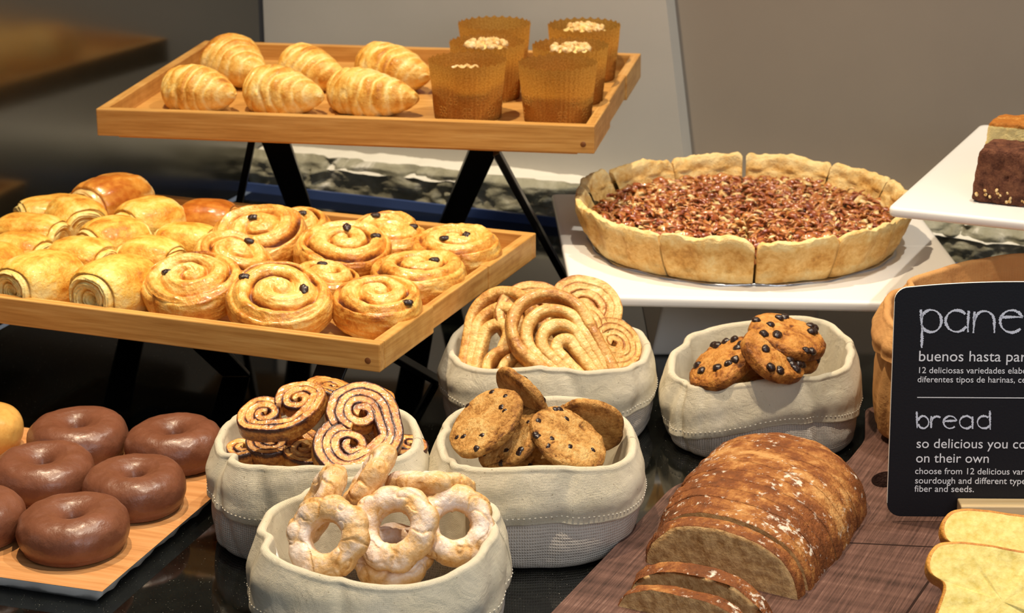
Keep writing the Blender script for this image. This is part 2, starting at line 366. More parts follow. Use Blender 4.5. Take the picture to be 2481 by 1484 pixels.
# ------------------------------------------------------------------ bamboo trays and their stands
def rot4(yaw, loc):
    return Matrix.Translation(loc) @ Matrix.Rotation(yaw, 4, 'Z')
def tray(label, FR, yaw, w, d, rim, hr):
    t = thing('serving_tray', label, 'tray', (FR[0], FR[1], rim - hr), yaw)
    k = .011                                          # rail thickness; local x runs right (0 at the right end), y runs back
    def rail(x0, x1, y0, y1, m, nm, notch=False):
        mb = MB()
        if not notch: mb.box((x0, y0, 0), (x1, y1, hr))
        else:                                         # side rail with a shallow finger recess
            ya, yb = y0 + (y1 - y0) * .30, y0 + (y1 - y0) * .68
            mb.box((x0, y0, 0), (x1, ya, hr)); mb.box((x0 + .001, ya, .0025), (x1 - .0018, yb, hr - .0006)); mb.box((x0, yb, 0), (x1, y1, hr))
        c = mb.mesh(nm, m, False, False); return bevel(obj(nm, c, t), .0012)
    f = rail(-w, 0, 0, k, M_BAMB, 'front_rail'); rail(-w, 0, d - k, d, M_BAMB, 'back_rail')
    rail(-k, 0, k, d - k, M_BAMY, 'side_rail', True); rail(-w, -w + k, k, d - k, M_BAMY, 'side_rail')
    mb = MB().box((-w + .0102, .0102, hr - .0235), (-.0102, d - .0102, hr - .02)); mb.box((-w + .02, .012, -.004), (-.02, d - .012, .001))
    bevel(obj('bottom_board', mb.mesh('bottom_board', M_BAMB, False, False), t), .0008)
    th = np.linspace(0, 2 * PI, 16, endpoint=False)
    for x, y in ((-.012, 0),):
        V = np.stack([st(x + r * np.cos(th), 0 * th - .0003 * (r < .003), .010 + r * np.sin(th)) for r in (.0031, .0028, .0001)])
        dw = obj('dowel', MB().grid(V).mesh('dowel', M_FIX), t); tag(dw, 'small dark dowel end', None)
    return t
tray('upper bamboo tray carrying croissants and muffins in paper cups', (.0879, 2.3276), -.1817, .55, .3897, .2333, .030)
tray('lower bamboo tray carrying pains au chocolat and raisin rolls', (-.1191, 1.9281), -.381, .55, .3897, .1284, .027)
F1, F2 = .2333 - .02, .1284 - .02
def stand(label, ctr, yaw, ht, tops, feet, plate):
    t = thing('tray_stand', label, 'stand', (ctr[0], ctr[1], 0), yaw)
    Mi = rot4(yaw, (ctr[0], ctr[1], 0)).inverted()
    obj('top_frame', MB().box((-plate[0], -plate[1], ht - .004), (plate[0], plate[1], ht - .0002)).mesh('top_frame', M_BLACKM, False), t)
    for tp, ft, wd_ in feet:
        a = Mi @ Vector((tp[0], tp[1], ht - .003)); b_ = Mi @ Vector((ft[0], ft[1], .0))
        wv_ = Vector(wd_).normalized(); wv_ = Mi.to_3x3() @ wv_; ww, tt = feet_w[wd_], .004
        dr = (b_ - a).normalized(); nn = dr.cross(wv_).normalized(); v = []
        for p in (a, b_):
            s1 = 1.0 if p is a else .92
            for su, sv in ((-1, -1), (1, -1), (1, 1), (-1, 1)): q = p + wv_ * (su * ww * s1) + nn * (sv * tt); v.append((q.x, q.y, max(q.z, 0)))
        mb = MB().raw(v, [[0,1,2,3],[7,6,5,4],[0,4,5,1],[1,5,6,2],[2,6,7,3],[3,7,4,0]])
        bevel(obj('leg', mb.mesh('leg', M_BLACKM, False), t), .0012)
    return t
feet_w = {(1, 0, 0): .0155, (0, 1, 0): .012, (.9, .43, 0): .0155, (.42, .9, 0): .012}
H1 = .2333 - .030 - .004
stand('tall black metal stand under the upper bamboo tray', (-.14, 2.57), -.1817, H1, None, [
    ((-.262, 2.45), (-.245, 2.69), (1, 0, 0)), ((-.285, 2.45), (-.345, 2.66), (0, 1, 0)),
    ((-.028, 2.40), (-.09, 2.64), (1, 0, 0)), ((-.016, 2.37), (.068, 2.50), (0, 1, 0)),
    ][:4], (.16, .115))
H2 = .1284 - .027 - .004
stand('low black metal stand under the lower bamboo tray', (-.30, 2.21), -.381, H2, None, [
    ((-.31, 2.08), (-.285, 2.21), (1, 0, 0)), ((-.16, 2.06), (-.20, 2.01), (1, 0, 0)),
    ((-.15, 2.06), (-.078, 2.19), (0, 1, 0)), ((-.12, 2.28), (-.10, 2.36), (1, 0, 0)), ((-.44, 2.36), (-.42, 2.42), (1, 0, 0))], (.16, .115))

# ------------------------------------------------------------------ pastry shapes
TH = lambda n: np.linspace(0, 2 * PI, n, endpoint=False)
def croissant(seed, L=.115, R=.031, bend=.012, flat=.62, N=4.6):
    rng = np.random.RandomState(seed); nt_, ns = 170, 80
    t = np.linspace(0, 1, nt_)[:, None]; th = TH(ns)[None]
    tw = t ** (.80 + .12 * math.sin(seed * 7)); a = np.abs(2 * tw - 1); sgn = np.sign(2 * tw - 1)
    r0 = R * (np.clip(1 - a ** 2.1, 0, 1) ** .74 * .93 + .07 * np.clip((1 - a) * 40, 0, 1))
    base = st(t * L + 0 * th, r0 * np.cos(th), r0 * np.sin(th))
    ph = a ** 1.35 * (N + .8) + .22 * np.sin(th * 2 + seed) + (.25 if seed == 24 else .5) * fbm(base, 30, 2, seed) + .35 * (th / PI - 1) * sgn * .5
    s = frac(ph); puff = sstep(0, .55, s) * (1 - sstep(.84, 1, s))
    fk = fbm(base * [2.2, 1, 1], 60, 3, seed + 17)
    r = r0 * (1 + (.13 if seed == 24 else .085) * (puff - .5)) + .0017 * fk * (r0 / R) + .0010 * fbm(base, 120, 3, seed + 5) * (r0 / R) + .0025 * fbm(base, 30, 2, seed + 9) * (r0 / R)
    x = (t - .5) * L * (1 - .02 * puff); y = r * np.cos(th) + bend * ((2 * t - 1) ** 2); z = r * np.sin(th) * .92
    z = np.where(z < -flat * R, -flat * R + (z + flat * R) * .12, z)
    bk = .30 + .16 * (puff - .35) + .46 * fbm(base, 36, 3, seed + 2) + .34 * fk + .14 * sstep(-.2, .8, z / R) - .16 * ((s < .16) | (s > .95))
    V = st(x + 0 * th, y, z); V[0] = V[0].mean(0); V[-1] = V[-1].mean(0)
    return MB().grid(V, attr=bk).mesh('croissant', M_CROI)
def roll(seed, m, L=.062, a=.034, b=.030, turns=2.3, dark=0.0, name='pastry'):
    ns, ne, nm_ = 120, 40, 60; th = TH(ns)[None]; c, s = np.cos(th), np.sin(th); k = 2.3
    q = (np.abs(c) ** k + np.abs(s) ** k) ** (-1 / k); ry, rz = q * c * a, q * s * b
    ek = .76 + .05 * math.sin(seed)                     # the ends are smaller than the puffed middle
    rr = np.linspace(.002, .98, ne)[:, None]
    def end(sg):
        y, z = rr * ry * ek, rr * rz * ek; P = st(0 * y + sg * L, y, z)
        f = frac(rr * turns - sg * th / (2 * PI) + .16 * fbm(P, 60, 2, seed) + .17 * seed)
        groove = np.exp(-((f - .5) / .11) ** 2) * sstep(.1, .25, rr); lay = np.sin((rr * turns - sg * th / (2 * PI)) * 2 * PI * 4 + 4 * fbm(P, 60, 2, seed + 5))
        dx = .004 * sstep(.0, .8, rr) - .0042 * groove + .0006 * lay + .0016 * fbm(P, 120, 3, seed + 4) - .006 * sstep(.30, .0, rr) * (.5 + .5 * math.sin(seed * 3 + sg)) - .007 * sstep(.78, 1, rr) ** 2
        bk = .03 + .34 * groove + .05 * lay + .30 * sstep(.86, 1, rr) + .14 * fbm(P, 110, 2, seed + 1)
        return st(sg * (L / 2 + dx), y, z), bk
    VA, ba = end(-1); VB, bb = end(1)
    t = np.linspace(-1, 1, nm_)[:, None]; prof = ek + (1 - ek) * (1 - np.abs(t) ** 2.6) ** .75
    P = st(t * L / 2 + 0 * th, ry + 0 * t, rz + 0 * t)
    seam = np.exp(-((frac(th / (2 * PI) + .04 * t + .02 * fbm(P, 40, 2, seed) + .13 * seed) - .42) / .014) ** 2)
    flake = fbm(P * [.45, 1.6, 1.6], 90, 3, seed + 3)
    rad = prof * (1 + .06 * fbm(P, 30, 2, seed + 7) + .030 * flake - .06 * seam)
    VM = st((t * L / 2) * .97 + 0 * th, ry * rad, rz * rad)
    bm_ = .34 + dark + .16 * s + .30 * fbm(P, 48, 3, seed + 11) + .30 * flake - .10 * np.abs(t) ** 3
    V = np.concatenate([VA, VM, VB[::-1]]); bk = np.concatenate([ba, bm_, bb[::-1]])
    V[..., 2] = np.where(V[..., 2] < -.74 * b, -.74 * b + (V[..., 2] + .74 * b) * .12, V[..., 2])
    V[0] = V[0].mean(0); V[-1] = V[-1].mean(0)
    return MB().grid(V, attr=bk).mesh(name, m)
def raisin_roll(seed, R=.046, h=.026, turns=2.1, dome=.005, sx=1.0):
    ns = 160; th = TH(ns)[None]; rt = np.linspace(.001, .90, 84)[:, None]
    fl = 1 + .03 * np.sin(2 * th + seed) + .025 * np.sin(3 * th + 2.1 * seed)
    P = st(rt * np.cos(th) * R, rt * np.sin(th) * R, 0 * rt * th)
    sp = rt * turns / .9 - th / (2 * PI) + .13 * seed + .13 * fbm(P, 34, 2, seed); f = frac(sp)
    dep = .45 + .55 * sstep(-.25, .25, vnoise(P * 45, seed + 21)); g = np.exp(-((f - .5) / .105) ** 2) * sstep(.04, .16, rt)
    tilt_ = (f - .5) * sstep(.1, .3, rt)
    streak = fbm(st(sp * 5, th * .9 + 0 * rt, 0 * rt * th + seed), 1.6, 3, seed + 4)
    z = h + dome * (1 - rt ** 2) - .0058 * g * dep + .0018 * np.cos(f * 2 * PI) * sstep(.06, .2, rt) + .0011 * streak + .0012 * fbm(P, 110, 3, seed + 2) + .002 * fbm(P, 28, 2, seed + 14) - .0022 * sstep(.8, .9, rt)
    bkt = .24 + .95 * g * dep ** 2 + .20 * streak + .24 * fbm(P, 50, 3, seed + 3) + .22 * sstep(.55, .95, rt) - .10 * sstep(.35, .0, rt)
    VT = st(rt * R * np.cos(th) * fl, rt * R * np.sin(th) * fl, z)
    a = np.linspace(0, 1, 46)[:, None]; ang = a * PI
    rs = .90 + .10 * np.sin(ang) ** .7; zs = (h - .0025) * (.5 + .5 * np.cos(ang) * (1 - .2 * np.sin(ang) ** 2))
    PS = st(np.cos(th) * R + 0 * a, np.sin(th) * R + 0 * a, zs + 0 * th)
    lay = fbm(st(np.cos(th) * 1.5 + 0 * zs, np.sin(th) * 1.5 + 0 * zs, zs / h * 5 + 0 * th), 1.3, 3, seed + 6)
    d_ = np.mod(th + .21 * 6.28 * seed, 2 * PI) - PI; step = .07 * np.exp(-np.clip(d_, 0, 9) / .25) * (d_ > 0)
    rs = rs * (1 + .03 * fbm(PS, 30, 2, seed + 8) + .035 * lay + .008 * fbm(PS, 170, 2, seed + 1) - step + .03)
    VS = st(rs * R * np.cos(th) * fl, rs * R * np.sin(th) * fl, zs + .0012 * fbm(PS, 70, 2, seed))
    bks = .46 + .38 * lay + .24 * fbm(PS, 45, 3, seed + 3) + 0 * th - .18 * (a > .75)
    VU = np.repeat(st([[0.]], [[0.]], [[0.]]), ns, 1)
    V = np.concatenate([VT, VS, VU]); V[..., 0] *= sx; V[..., 2] = np.maximum(V[..., 2], 0); V[0] = V[0].mean(0)
    return MB().grid(V, attr=np.concatenate([bkt, bks, np.full((1, ns), .5)])).mesh('raisin_roll', M_RAIS)
def blob(name, m, r, seed, squash=(1, 1, 1), amp=.2, n=14, freq=None):
    ph = np.linspace(0, PI, n)[:, None]; th = TH(2 * n)[None]
    V = st(np.sin(ph) * np.cos(th), np.sin(ph) * np.sin(th), np.cos(ph) + 0 * th)
    V = V * (1 + amp * fbm(V, freq or 1.6, 3, seed))[..., None] * r * np.array(squash); V[0] = V[0].mean(0); V[-1] = V[-1].mean(0)
    return MB().grid(V, attr=fbm(V / r, 2, 2, seed) * .5 + .5).mesh(name, m)
RSN = [blob('raisin', M_RSN, .0052, k, (1.25, .85, .6), .45) for k in range(3)]
CHIPS = [blob('chocolate_chip', M_CHIP, .0036, k, (1, 1, .7), .25, 10) for k in range(3)]
BCHIP = [blob('chocolate_chip', M_CHIP, .0046, k, (1, 1, .75), .22, 12) for k in range(3)]
def palmier(seed, R=.020, w=.0078, h=.017, m=None, turns=1.6, stretch=1.0, extra=2, taper=1.0, name='palmier'):
    # two curls joined at a point, then further wraps running round the foot of the heart
    mb = MB()
    def strip(P2, w0, k0):
        P2 = np.array(P2); n = len(P2); Pz = np.concatenate([P2, 0 * P2[:, :1]], 1); P2 = P2 + .0016 * np.stack([fbm(Pz, 55, 2, seed + 60), fbm(Pz, 55, 2, seed + 61)], 1)
        T = np.gradient(P2, axis=0); T /= np.linalg.norm(T, axis=1)[:, None] + 1e-9
        Nn = st(-T[:, 1], T[:, 0]); sarc = np.concatenate([[0], np.cumsum(np.linalg.norm(np.diff(P2, axis=0), axis=1))])
        c = np.linspace(0, 2 * PI, 28, endpoint=False)[None]
        q = (np.abs(np.cos(c)) ** 5 + np.abs(np.sin(c)) ** 5) ** (-1 / 5); pu, pv = q * np.cos(c), q * np.sin(c)
        P0 = st(P2[:, :1] + 0 * c, P2[:, 1:] + 0 * c, 0 * c + 0 * P2[:, :1]) + np.array([0, 0, 0])
        P0[..., 2] = pv * h / 2
        wv_ = w0 / 2 * (1.22 + .14 * fbm(st(sarc[:, None], pv * .004, 0 * pv + k0), 90, 2, seed))
        hz = h / 2 * (1 + .14 * fbm(st(sarc[:, None], pu * .004, 0 * pu + k0 + 5), 70, 3, seed + 1)) * (1 + .05 * np.abs(pu) ** 3) + .0011 * np.exp(-((np.abs(pu) - .86) / .16) ** 2) * (pv > 0)
        rough = .0008 * fbm(P0 + pu[..., None] * .003, 300, 3, seed + 2)
        V = st(P2[:, :1] + Nn[:, :1] * pu * wv_, P2[:, 1:] + Nn[:, 1:] * pu * wv_, pv * hz + rough)
        edge = np.exp(-((np.abs(pu) - .90) / .30) ** 2) * sstep(.3, .8, pv) * (.25 + .95 * sstep(-.35, .3, fbm(P0, 55, 2, seed + 8)))
        lay = .5 + .5 * np.sin(pu * 9 + 2 * fbm(P0, 60, 2, seed))
        bk = .24 + .78 * edge + .16 * lay * (pv > .4) + .34 * (1 - sstep(-.2, .75, pv)) + .24 * fbm(P0, 70, 3, seed + 3)
        V[0] = V[0].mean(0); V[-1] = V[-1].mean(0)
        mb.grid(V, attr=bk)
    def lobe(sg):
        c = np.array([sg * R * .98, 0]); n = 150; q = np.linspace(0, 1, n)
        ang0 = PI if sg > 0 else 0
        rad = w * .30 + (R - w * .5 - w * .30) * q ** .9
        ang = (turns * 2 * PI) * (q - 1) + PI * .95        # ends on the outer flank heading down
        x = c[0] + sg * -np.cos(ang) * rad * 1.0; y = np.sin(ang) * rad * stretch
        # make the curl end at the outer side
        return np.stack([x, y], 1)
    tipy = -R * 1.28 * stretch
    L_ = lobe(1)                                         # right lobe, from inside out
    e = L_[-1]; d = L_[-1] - L_[-2]; d /= np.linalg.norm(d)
    tip = np.array([0, tipy]); q = np.linspace(0, 1, 50)[1:, None]
    br = (1 - q) ** 2 * e + 2 * q * (1 - q) * (e + d * R * .62 * stretch) + q ** 2 * tip
    right = np.concatenate([L_, br]); left = right * [-1, 1]
    strip(np.concatenate([right, left[::-1][1:]]), w, 0)
    for k in range(extra):
        o = (k + 1) * w * .95; a = np.linspace(.15 + .1 * k, 1, 60)[:, None]
        sel = L_[int(len(L_) * (1 - .32 + .05 * k)):]
        U = np.concatenate([sel, br]); U = np.concatenate([U, (U * [-1, 1])[::-1][1:]])
        T = np.gradient(U, axis=0); T /= np.linalg.norm(T, axis=1)[:, None]
        Nn = st(T[:, 1], -T[:, 0]); s_ = -1 if ((Nn[len(U) // 2] @ np.array([0, -1.])) < 0) else 1
        O = U + Nn * s_ * o; ker = np.ones(9) / 9
        for j in (0, 1): O[4:-4, j] = np.convolve(O[:, j], ker, 'valid')
        strip(O, w, k + 1)
    return mb.mesh(name, m or M_PALM, weld=True)
def ear(seed, L=.060, Wd=.034, w=.0078, h=.015, name='sugared_pastry'):
    # long folded ear: nested U shaped layers lying side by side
    mb = MB(); K = int(Wd / w)
    for k in range(K):
        hw = Wd - w * (k + .5); q = np.linspace(0, 1, 60)
        top = L * (1 - .10 * k) - w * k * .9; a = np.linspace(PI, 0, 40)
        arc = np.stack([hw * np.cos(a), top * .55 + hw * 1.05 * np.sin(a)], 1)
        l = np.stack([-hw * (.55 + .45 * q ** .8), -L * .75 + (top * .55 + L * .75) * q], 1); r = l[::-1] * [-1, 1]
        P2 = np.concatenate([l, arc[1:-1], r]); n = len(P2); T = np.gradient(P2, axis=0); T /= np.linalg.norm(T, axis=1)[:, None] + 1e-9
        Nn = st(-T[:, 1], T[:, 0]); c = TH(24)[None]
        qq = (np.abs(np.cos(c)) ** 3.4 + np.abs(np.sin(c)) ** 3.4) ** (-1 / 3.4); pu, pv = qq * np.cos(c), qq * np.sin(c)
        P0 = st(P2[:, :1] + 0 * c, P2[:, 1:] + 0 * c, .005 * pv + 0 * P2[:, :1])
        hz = h / 2 * (1 + .22 * (k == 0) + .22 * fbm(P0, 45, 3, seed + k)); ww = w / 2 * (1.25 + .3 * fbm(P0, 50, 2, seed + 9 + k))
        V = st(P2[:, :1] + Nn[:, :1] * pu * ww, P2[:, 1:] + Nn[:, 1:] * pu * ww, pv * hz + .0009 * fbm(P0, 260, 3, seed))
        V[0] = V[0].mean(0); V[-1] = V[-1].mean(0)
        mb.grid(V, attr=.38 + .26 * (np.abs(pu) > .75) * (pv > 0) * .6 + .22 * (k == 0) + .30 * fbm(P0, 55, 3, seed + 3) + .2 * (pv < -.2))
    return mb.mesh(name, M_BIGP)
def cookie(seed, R=.034, h=.011, m=None, lump=.0016):
    ns, nr = 110, 56; th = TH(ns)[None]; a = np.linspace(0, 1, nr)[:, None]
    ang = a * PI; rad = np.where(a < .5, np.sin(ang) ** .55, np.sin(ang) ** .35); zz = np.cos(ang)
    P = st(rad * R * np.cos(th), rad * R * np.sin(th), zz * h + 0 * th)
    fl = 1 + .025 * np.sin(2 * th + seed) + .02 * np.sin(5 * th + seed)
    ck_ = np.exp(-(vnoise(P * 95 + .8 * fbm(P, 60, 2, seed)[..., None], seed + 40) / .07) ** 2) * sstep(-.1, .3, fbm(P, 38, 2, seed + 41)) * (zz > 0)
    z = np.sign(zz) * np.abs(zz) ** .6 * h / 2 + lump * .8 * fbm(P, 150, 3, seed) * (zz > -.2) + lump * 1.1 * fbm(P, 62, 2, seed + 3) * (zz > 0) - .0012 * ck_
    V = st(P[..., 0] * fl, P[..., 1] * fl, z + 0 * th) + (.0010 * fbm(P, 120, 3, seed + 1))[..., None] * st(np.cos(th) * rad, np.sin(th) * rad, 0 * th * rad)
    bk = .34 + .22 * fbm(P, 60, 3, seed + 2) + .25 * sstep(.6, 1, rad) - .22 * fbm(P, 62, 2, seed + 3) + .15 * (zz < 0) + .55 * ck_ + .22 * fbm(P, 230, 2, seed + 6)
    V[0] = V[0].mean(0); V[-1] = V[-1].mean(0)
    return MB().grid(V, attr=bk).mesh('cookie', m or M_COOK)
def ring(seed, R=.031, r=.0125, h=.0195, N=8):
    ns, nc = 190, 72; th = TH(ns)[:, None]; c = TH(nc)[None]
    sc = 1 + .085 * np.abs(np.cos(N * th / 2 + seed)) + .03 * np.sin(3 * th + seed)
    w = (R - r) / 2; mid = (R + r) / 2; q = (np.abs(np.cos(c)) ** 2.3 + np.abs(np.sin(c)) ** 2.3) ** (-1 / 2.3)
    out = q * np.cos(c); rad = mid + out * w; rad = rad * np.where(out > 0, 1 + (sc - 1) * out, 1 + .02 * np.sin(2 * th + seed))
    z = q * np.sin(c) * h / 2 * (1 + .05 * np.cos(N * th + seed))
    P = st(rad * np.cos(th), rad * np.sin(th), z)
    crack = np.exp(-(vnoise(P * 62 + .7 * fbm(P, 70, 2, seed)[..., None], seed) / .085) ** 2) * (z > -.2 * h)
    plate = sstep(-.1, .25, vnoise(P * 62 + .7 * fbm(P, 70, 2, seed)[..., None], seed) ** 2 * 4 - .1)
    d = .0010 * fbm(P, 55, 2, seed) + .0005 * fbm(P, 260, 2, seed + 2) - .0009 * crack
    V = st((rad + d) * np.cos(th), (rad + d) * np.sin(th), z + d * np.sign(z))
    bk = .50 - .36 * sstep(.0, .7, z / (h / 2)) * sstep(-.35, .2, fbm(P, 48, 2, seed + 3)) + .16 * fbm(P, 90, 3, seed + 9) + .22 * crack + .12 * (out > .8) - .1 * (out < -.6)
    return MB().grid(V, True, True, bk).mesh('ring_biscuit', M_RING)
def donut(seed, R=.0445, r=.0055, h=.036, m=None, name='doughnut'):
    ns, nc = 120, 72; th = TH(ns)[:, None]; c = TH(nc)[None]
    w = (R - r) / 2; mid = (R + r) / 2; q = (np.abs(np.cos(c)) ** 2.2 + np.abs(np.sin(c)) ** 2.2) ** (-1 / 2.2)
    fl = 1 + .018 * np.sin(2 * th + seed) + .012 * np.sin(3 * th + 2 * seed)
    rad = mid + q * np.cos(c) * w; z = q * np.sin(c) * h / 2
    z = np.where((np.cos(c) < -.2) & (z > 0), z * .97, z); z = np.where(z < -.42 * h, -.42 * h + (z + .42 * h) * .1, z)
    rad = np.where(z < -.36 * h, rad + .0016 * np.sign(np.cos(c)), rad) + 0 * th
    P = st(rad * np.cos(th), rad * np.sin(th), z + 0 * th)
    d = .0014 * fbm(P, 34, 3, seed) + .0006 * fbm(P, 110, 2, seed + 1)
    V = st((rad + d) * fl * np.cos(th), (rad + d) * fl * np.sin(th), z + d + .0010 * np.sin(th + seed))
    V[..., 2] -= V[..., 2].min()
    return MB().grid(V, True, True, .5 + .3 * fbm(P, 30, 2, seed)).mesh(name, m or M_CHOC)
def scatter_on(me, parent, protos, pts, nm, sink=.3):
    # chips or raisins set on the upper face of their pastry at (x, y) points
    V = verts(me)
    for k, p in enumerate(pts):
        top = V[V[:, 2] > 0] if len(p) == 2 else V
        d = (top[:, 0] - p[0]) ** 2 + (top[:, 1] - p[1]) ** 2 - (.00002 * top[:, 2] / .01 if len(p) == 2 else 0); q = top[d.argmin()]
        o = obj(nm, protos[k % len(protos)], parent)
        o.matrix_local = Matrix.Translation((q[0], q[1], q[2] + (.001 if sink == 0 else 0))) @ Matrix.Rotation(k * 1.7, 4, 'Z') @ Matrix.Scale(.85 + .3 * ((k * 7 % 5) / 5), 4)

# ------------------------------------------------------------------ croissants and muffins on the upper tray
CR = [(484, 207, -38, 21, 'croissant at the front left corner of the upper tray', .104, .031),
      (688, 211, -33, 22, 'middle croissant of the front row on the upper tray', .106, .032),
      (903, 217, -30, 23, 'pointed croissant in the front row beside the front muffin', .118, .031),
      (566, 143, -66, 24, 'tall stripy croissant leaning at the back left corner of the upper tray', .118, .035),
      (757, 158, -52, 25, 'middle croissant of the back row on the upper tray', .106, .031),
      (953, 157, -48, 26, 'back row croissant half hidden by the pointed one, next to the muffins', .118, .033)]
for px, py, yaw, sd, lab, L, R in CR:
    me = croissant(sd, L, R); o = obj('croissant', me, None, None, rest(me, px, py, F1, euler(yaw)))
    tag(o, lab, 'croissant', 'croissants on the upper tray')
def cup_mesh():
    n = 192; th = TH(n)[None]; zz = np.linspace(0, .066, 30)[:, None]; rr = .0365 + (.0432 - .0365) * zz / .066
    sc = .0028 * np.abs(np.sin(th * 14)) * sstep(.058, .066, zz); rip = .00035 * np.sin(th * 46) + .0006 * fbm(st(np.cos(th) + 0 * zz, np.sin(th) + 0 * zz, zz * 20), 3, 2, 2)
    out = st((rr + rip) * np.cos(th), (rr + rip) * np.sin(th), zz - sc + 0 * th)
    uv = st(th * .04 + 0 * zz, zz + 0 * th); inn = st((rr - .0005 + rip) * np.cos(th), (rr - .0005 + rip) * np.sin(th), zz - sc + 0 * th)[::-1]
    bot = np.repeat(st([[0.]], [[0.]], [[.0004]]), n, 1); b0 = bot.copy(); b0[..., 2] = 0
    V = np.concatenate([b0, out]); U = np.concatenate([uv[:1], uv])
    return print_mesh(MB().grid(V, uv=U))
def cake_mesh(seed, top):
    n = 80; th = TH(n)[None]; e_ = min(.034, top * .7); rows = [(0, .001), (.0345, .001), (.0352, .008), (.0365, e_ * .7), (.0372, e_)]
    A = np.concatenate([np.repeat(st([[r]], [[0.]], [[z]]), n, 1) for r, z in rows]); q = np.linspace(0, 1, 26)[:, None]
    R = np.concatenate([A[..., 0], .0372 * np.cos(q * PI / 2) + 0 * th]); Z = np.concatenate([A[..., 2], e_ + .004 * np.sin(3 * th + seed) * (1 - q) + (top + .004 - e_) * np.sin(q * PI / 2) ** 1.2 + 0 * th])
    P = st(R * np.cos(th), R * np.sin(th), Z); P[..., 2] += .0026 * fbm(P, 110, 3, seed) * (np.arange(len(P)) > 4)[:, None]
    P[0] = P[0].mean(0); P[-1] = P[-1].mean(0)
    return MB().grid(P, attr=.45 + .4 * fbm(P, 70, 3, seed + 2)).mesh('cake', M_CAKE)
def crumble_mesh(seed, top):
    rng = np.random.RandomState(seed); mb = MB()
    for k in range(64):
        a, r = rng.rand() * 2 * PI, .024 * math.sqrt(rng.rand()); s = .0018 + .0024 * rng.rand()
        ph = np.linspace(0, PI, 7)[:, None]; th = TH(9)[None]; S = st(np.sin(ph) * np.cos(th), np.sin(ph) * np.sin(th), np.cos(ph) + 0 * th)
        S = S * (1 + .4 * vnoise(S * 1.7 + k, seed))[..., None] * s; S[0] = S[0].mean(0); S[-1] = S[-1].mean(0)
        mb.grid(S + [r * math.cos(a), r * math.sin(a), top + .004 + .004 * (1 - r / .024)], attr=.3 + .3 * rng.rand())
    return mb.mesh('crumble_topping', M_CRMB)
def print_mesh(mb):
    for a in (-2.35, -1.57, -.80, .1, 1.2, 2.4):
        for j, (z, da) in enumerate(((.012, 0), (.027, .38))):
            for k in range(4):
                q = np.linspace(0, 2 * PI, 16); rot = k * PI / 2 + PI / 4
                lx = .0042 + .0022 * np.cos(q); ly = .0024 * np.sin(q) * (1 + .3 * np.cos(q))
                X = lx * math.cos(rot) - ly * math.sin(rot); Z = z + lx * math.sin(rot) + ly * math.cos(rot)
                rr = .0365 + .0067 * Z / .066 + .0002; an = a + da + X / .04
                mb.tube(np.stack([rr * np.cos(an), rr * np.sin(an), Z], 1), .00028, 5, 0, 1)
    return mb.mesh('paper_cup', [M_CUP, M_GOLD])
CUPM = cup_mesh()
MU = [(1132, 140, 'muffin in a brown paper cup, front row left, beside the pointed croissant', .050),
      (1351, 147, 'muffin in a brown paper cup at the front right corner of the upper tray', .040),
      (1180, 97, 'middle row muffin on the left with a pale crumble top showing', .061),
      (1382, 105, 'middle row muffin on the right with a browned crumble top showing', .060),
      (1198, 52, 'back row muffin on the left whose topping stays below the cup rim', .046),
      (1415, 56, 'back row muffin at the far right with a pale crumble top showing', .060)]
for k, (px, py, lab, tp) in enumerate(MU):
    p = at(px, py, F1 + .066); t = thing('muffin', lab, 'muffin', (p.x, p.y, F1), k * .9, 'muffins on the upper tray')
    obj('paper_cup', CUPM, t); obj('cake', cake_mesh(40 + k, tp), t); obj('crumble_topping', crumble_mesh(60 + k, tp - .004), t)

# ------------------------------------------------------------------ pains au chocolat and raisin rolls on the lower tray
RO = [  # px, py, yaw, tilt, material, length, a, b, label
 (270, 490, -125, 0, M_BRIO, 0.076, 0.037, 0.035, 'large glossy brown pain au chocolat in the back left corner of the lower tray'),
 (120, 522, 25, 0, M_ROLL, 0.060, 0.031, 0.025, 'pale pain au chocolat by the left rim, left of the big brown one'),
 (186, 534, -60, 0, M_ROLL, 0.062, 0.032, 0.029, 'pain au chocolat with its pale layered end up, in front of the big brown one'),
 (362, 538, -135, 0, M_ROLL, 0.062, 0.035, 0.030, 'golden pain au chocolat right of the big brown one, layered end facing left'),
 (505, 532, -10, 0, M_BRIO, 0.057, 0.029, 0.025, 'brown pain au chocolat against the back rail, furthest right of the plain ones'),
 (276, 583, -140, 0, M_ROLL, 0.060, 0.034, 0.028, 'pain au chocolat in the middle of the pile with its open end facing left'),
 (455, 585, -15, 0, M_ROLL, 0.057, 0.027, 0.022, 'pale pain au chocolat touching the largest back raisin roll'),
 (78, 573, -20, 0, M_ROLL, 0.067, 0.032, 0.027, 'long golden pain au chocolat by the left rim, end facing right'),
 (52, 616, -25, 0, M_ROLL, 0.057, 0.029, 0.025, 'browned pain au chocolat at the left frame edge, above the front one'),
 (197, 630, -25, 0, M_ROLL, 0.060, 0.031, 0.026, 'browned flaky pain au chocolat directly behind the two hollow-ended front ones'),
 (368, 628, -25, 0, M_ROLL, 0.058, 0.030, 0.026, 'pale pain au chocolat in the second row beside the leaning raisin roll'),
 (98, 674, -128, 0, M_ROLL, 0.072, 0.035, 0.029, 'front row pain au chocolat on the left with a wide hollow spiral end'),
 (281, 690, -122, 0, M_ROLL, 0.071, 0.036, 0.031, 'front row pain au chocolat with a ragged layered end, next to a raisin roll'),
 (-26, 650, -110, 0, M_ROLL, 0.060, 0.032, 0.027, 'pain au chocolat cut off by the left frame edge in the front row')]
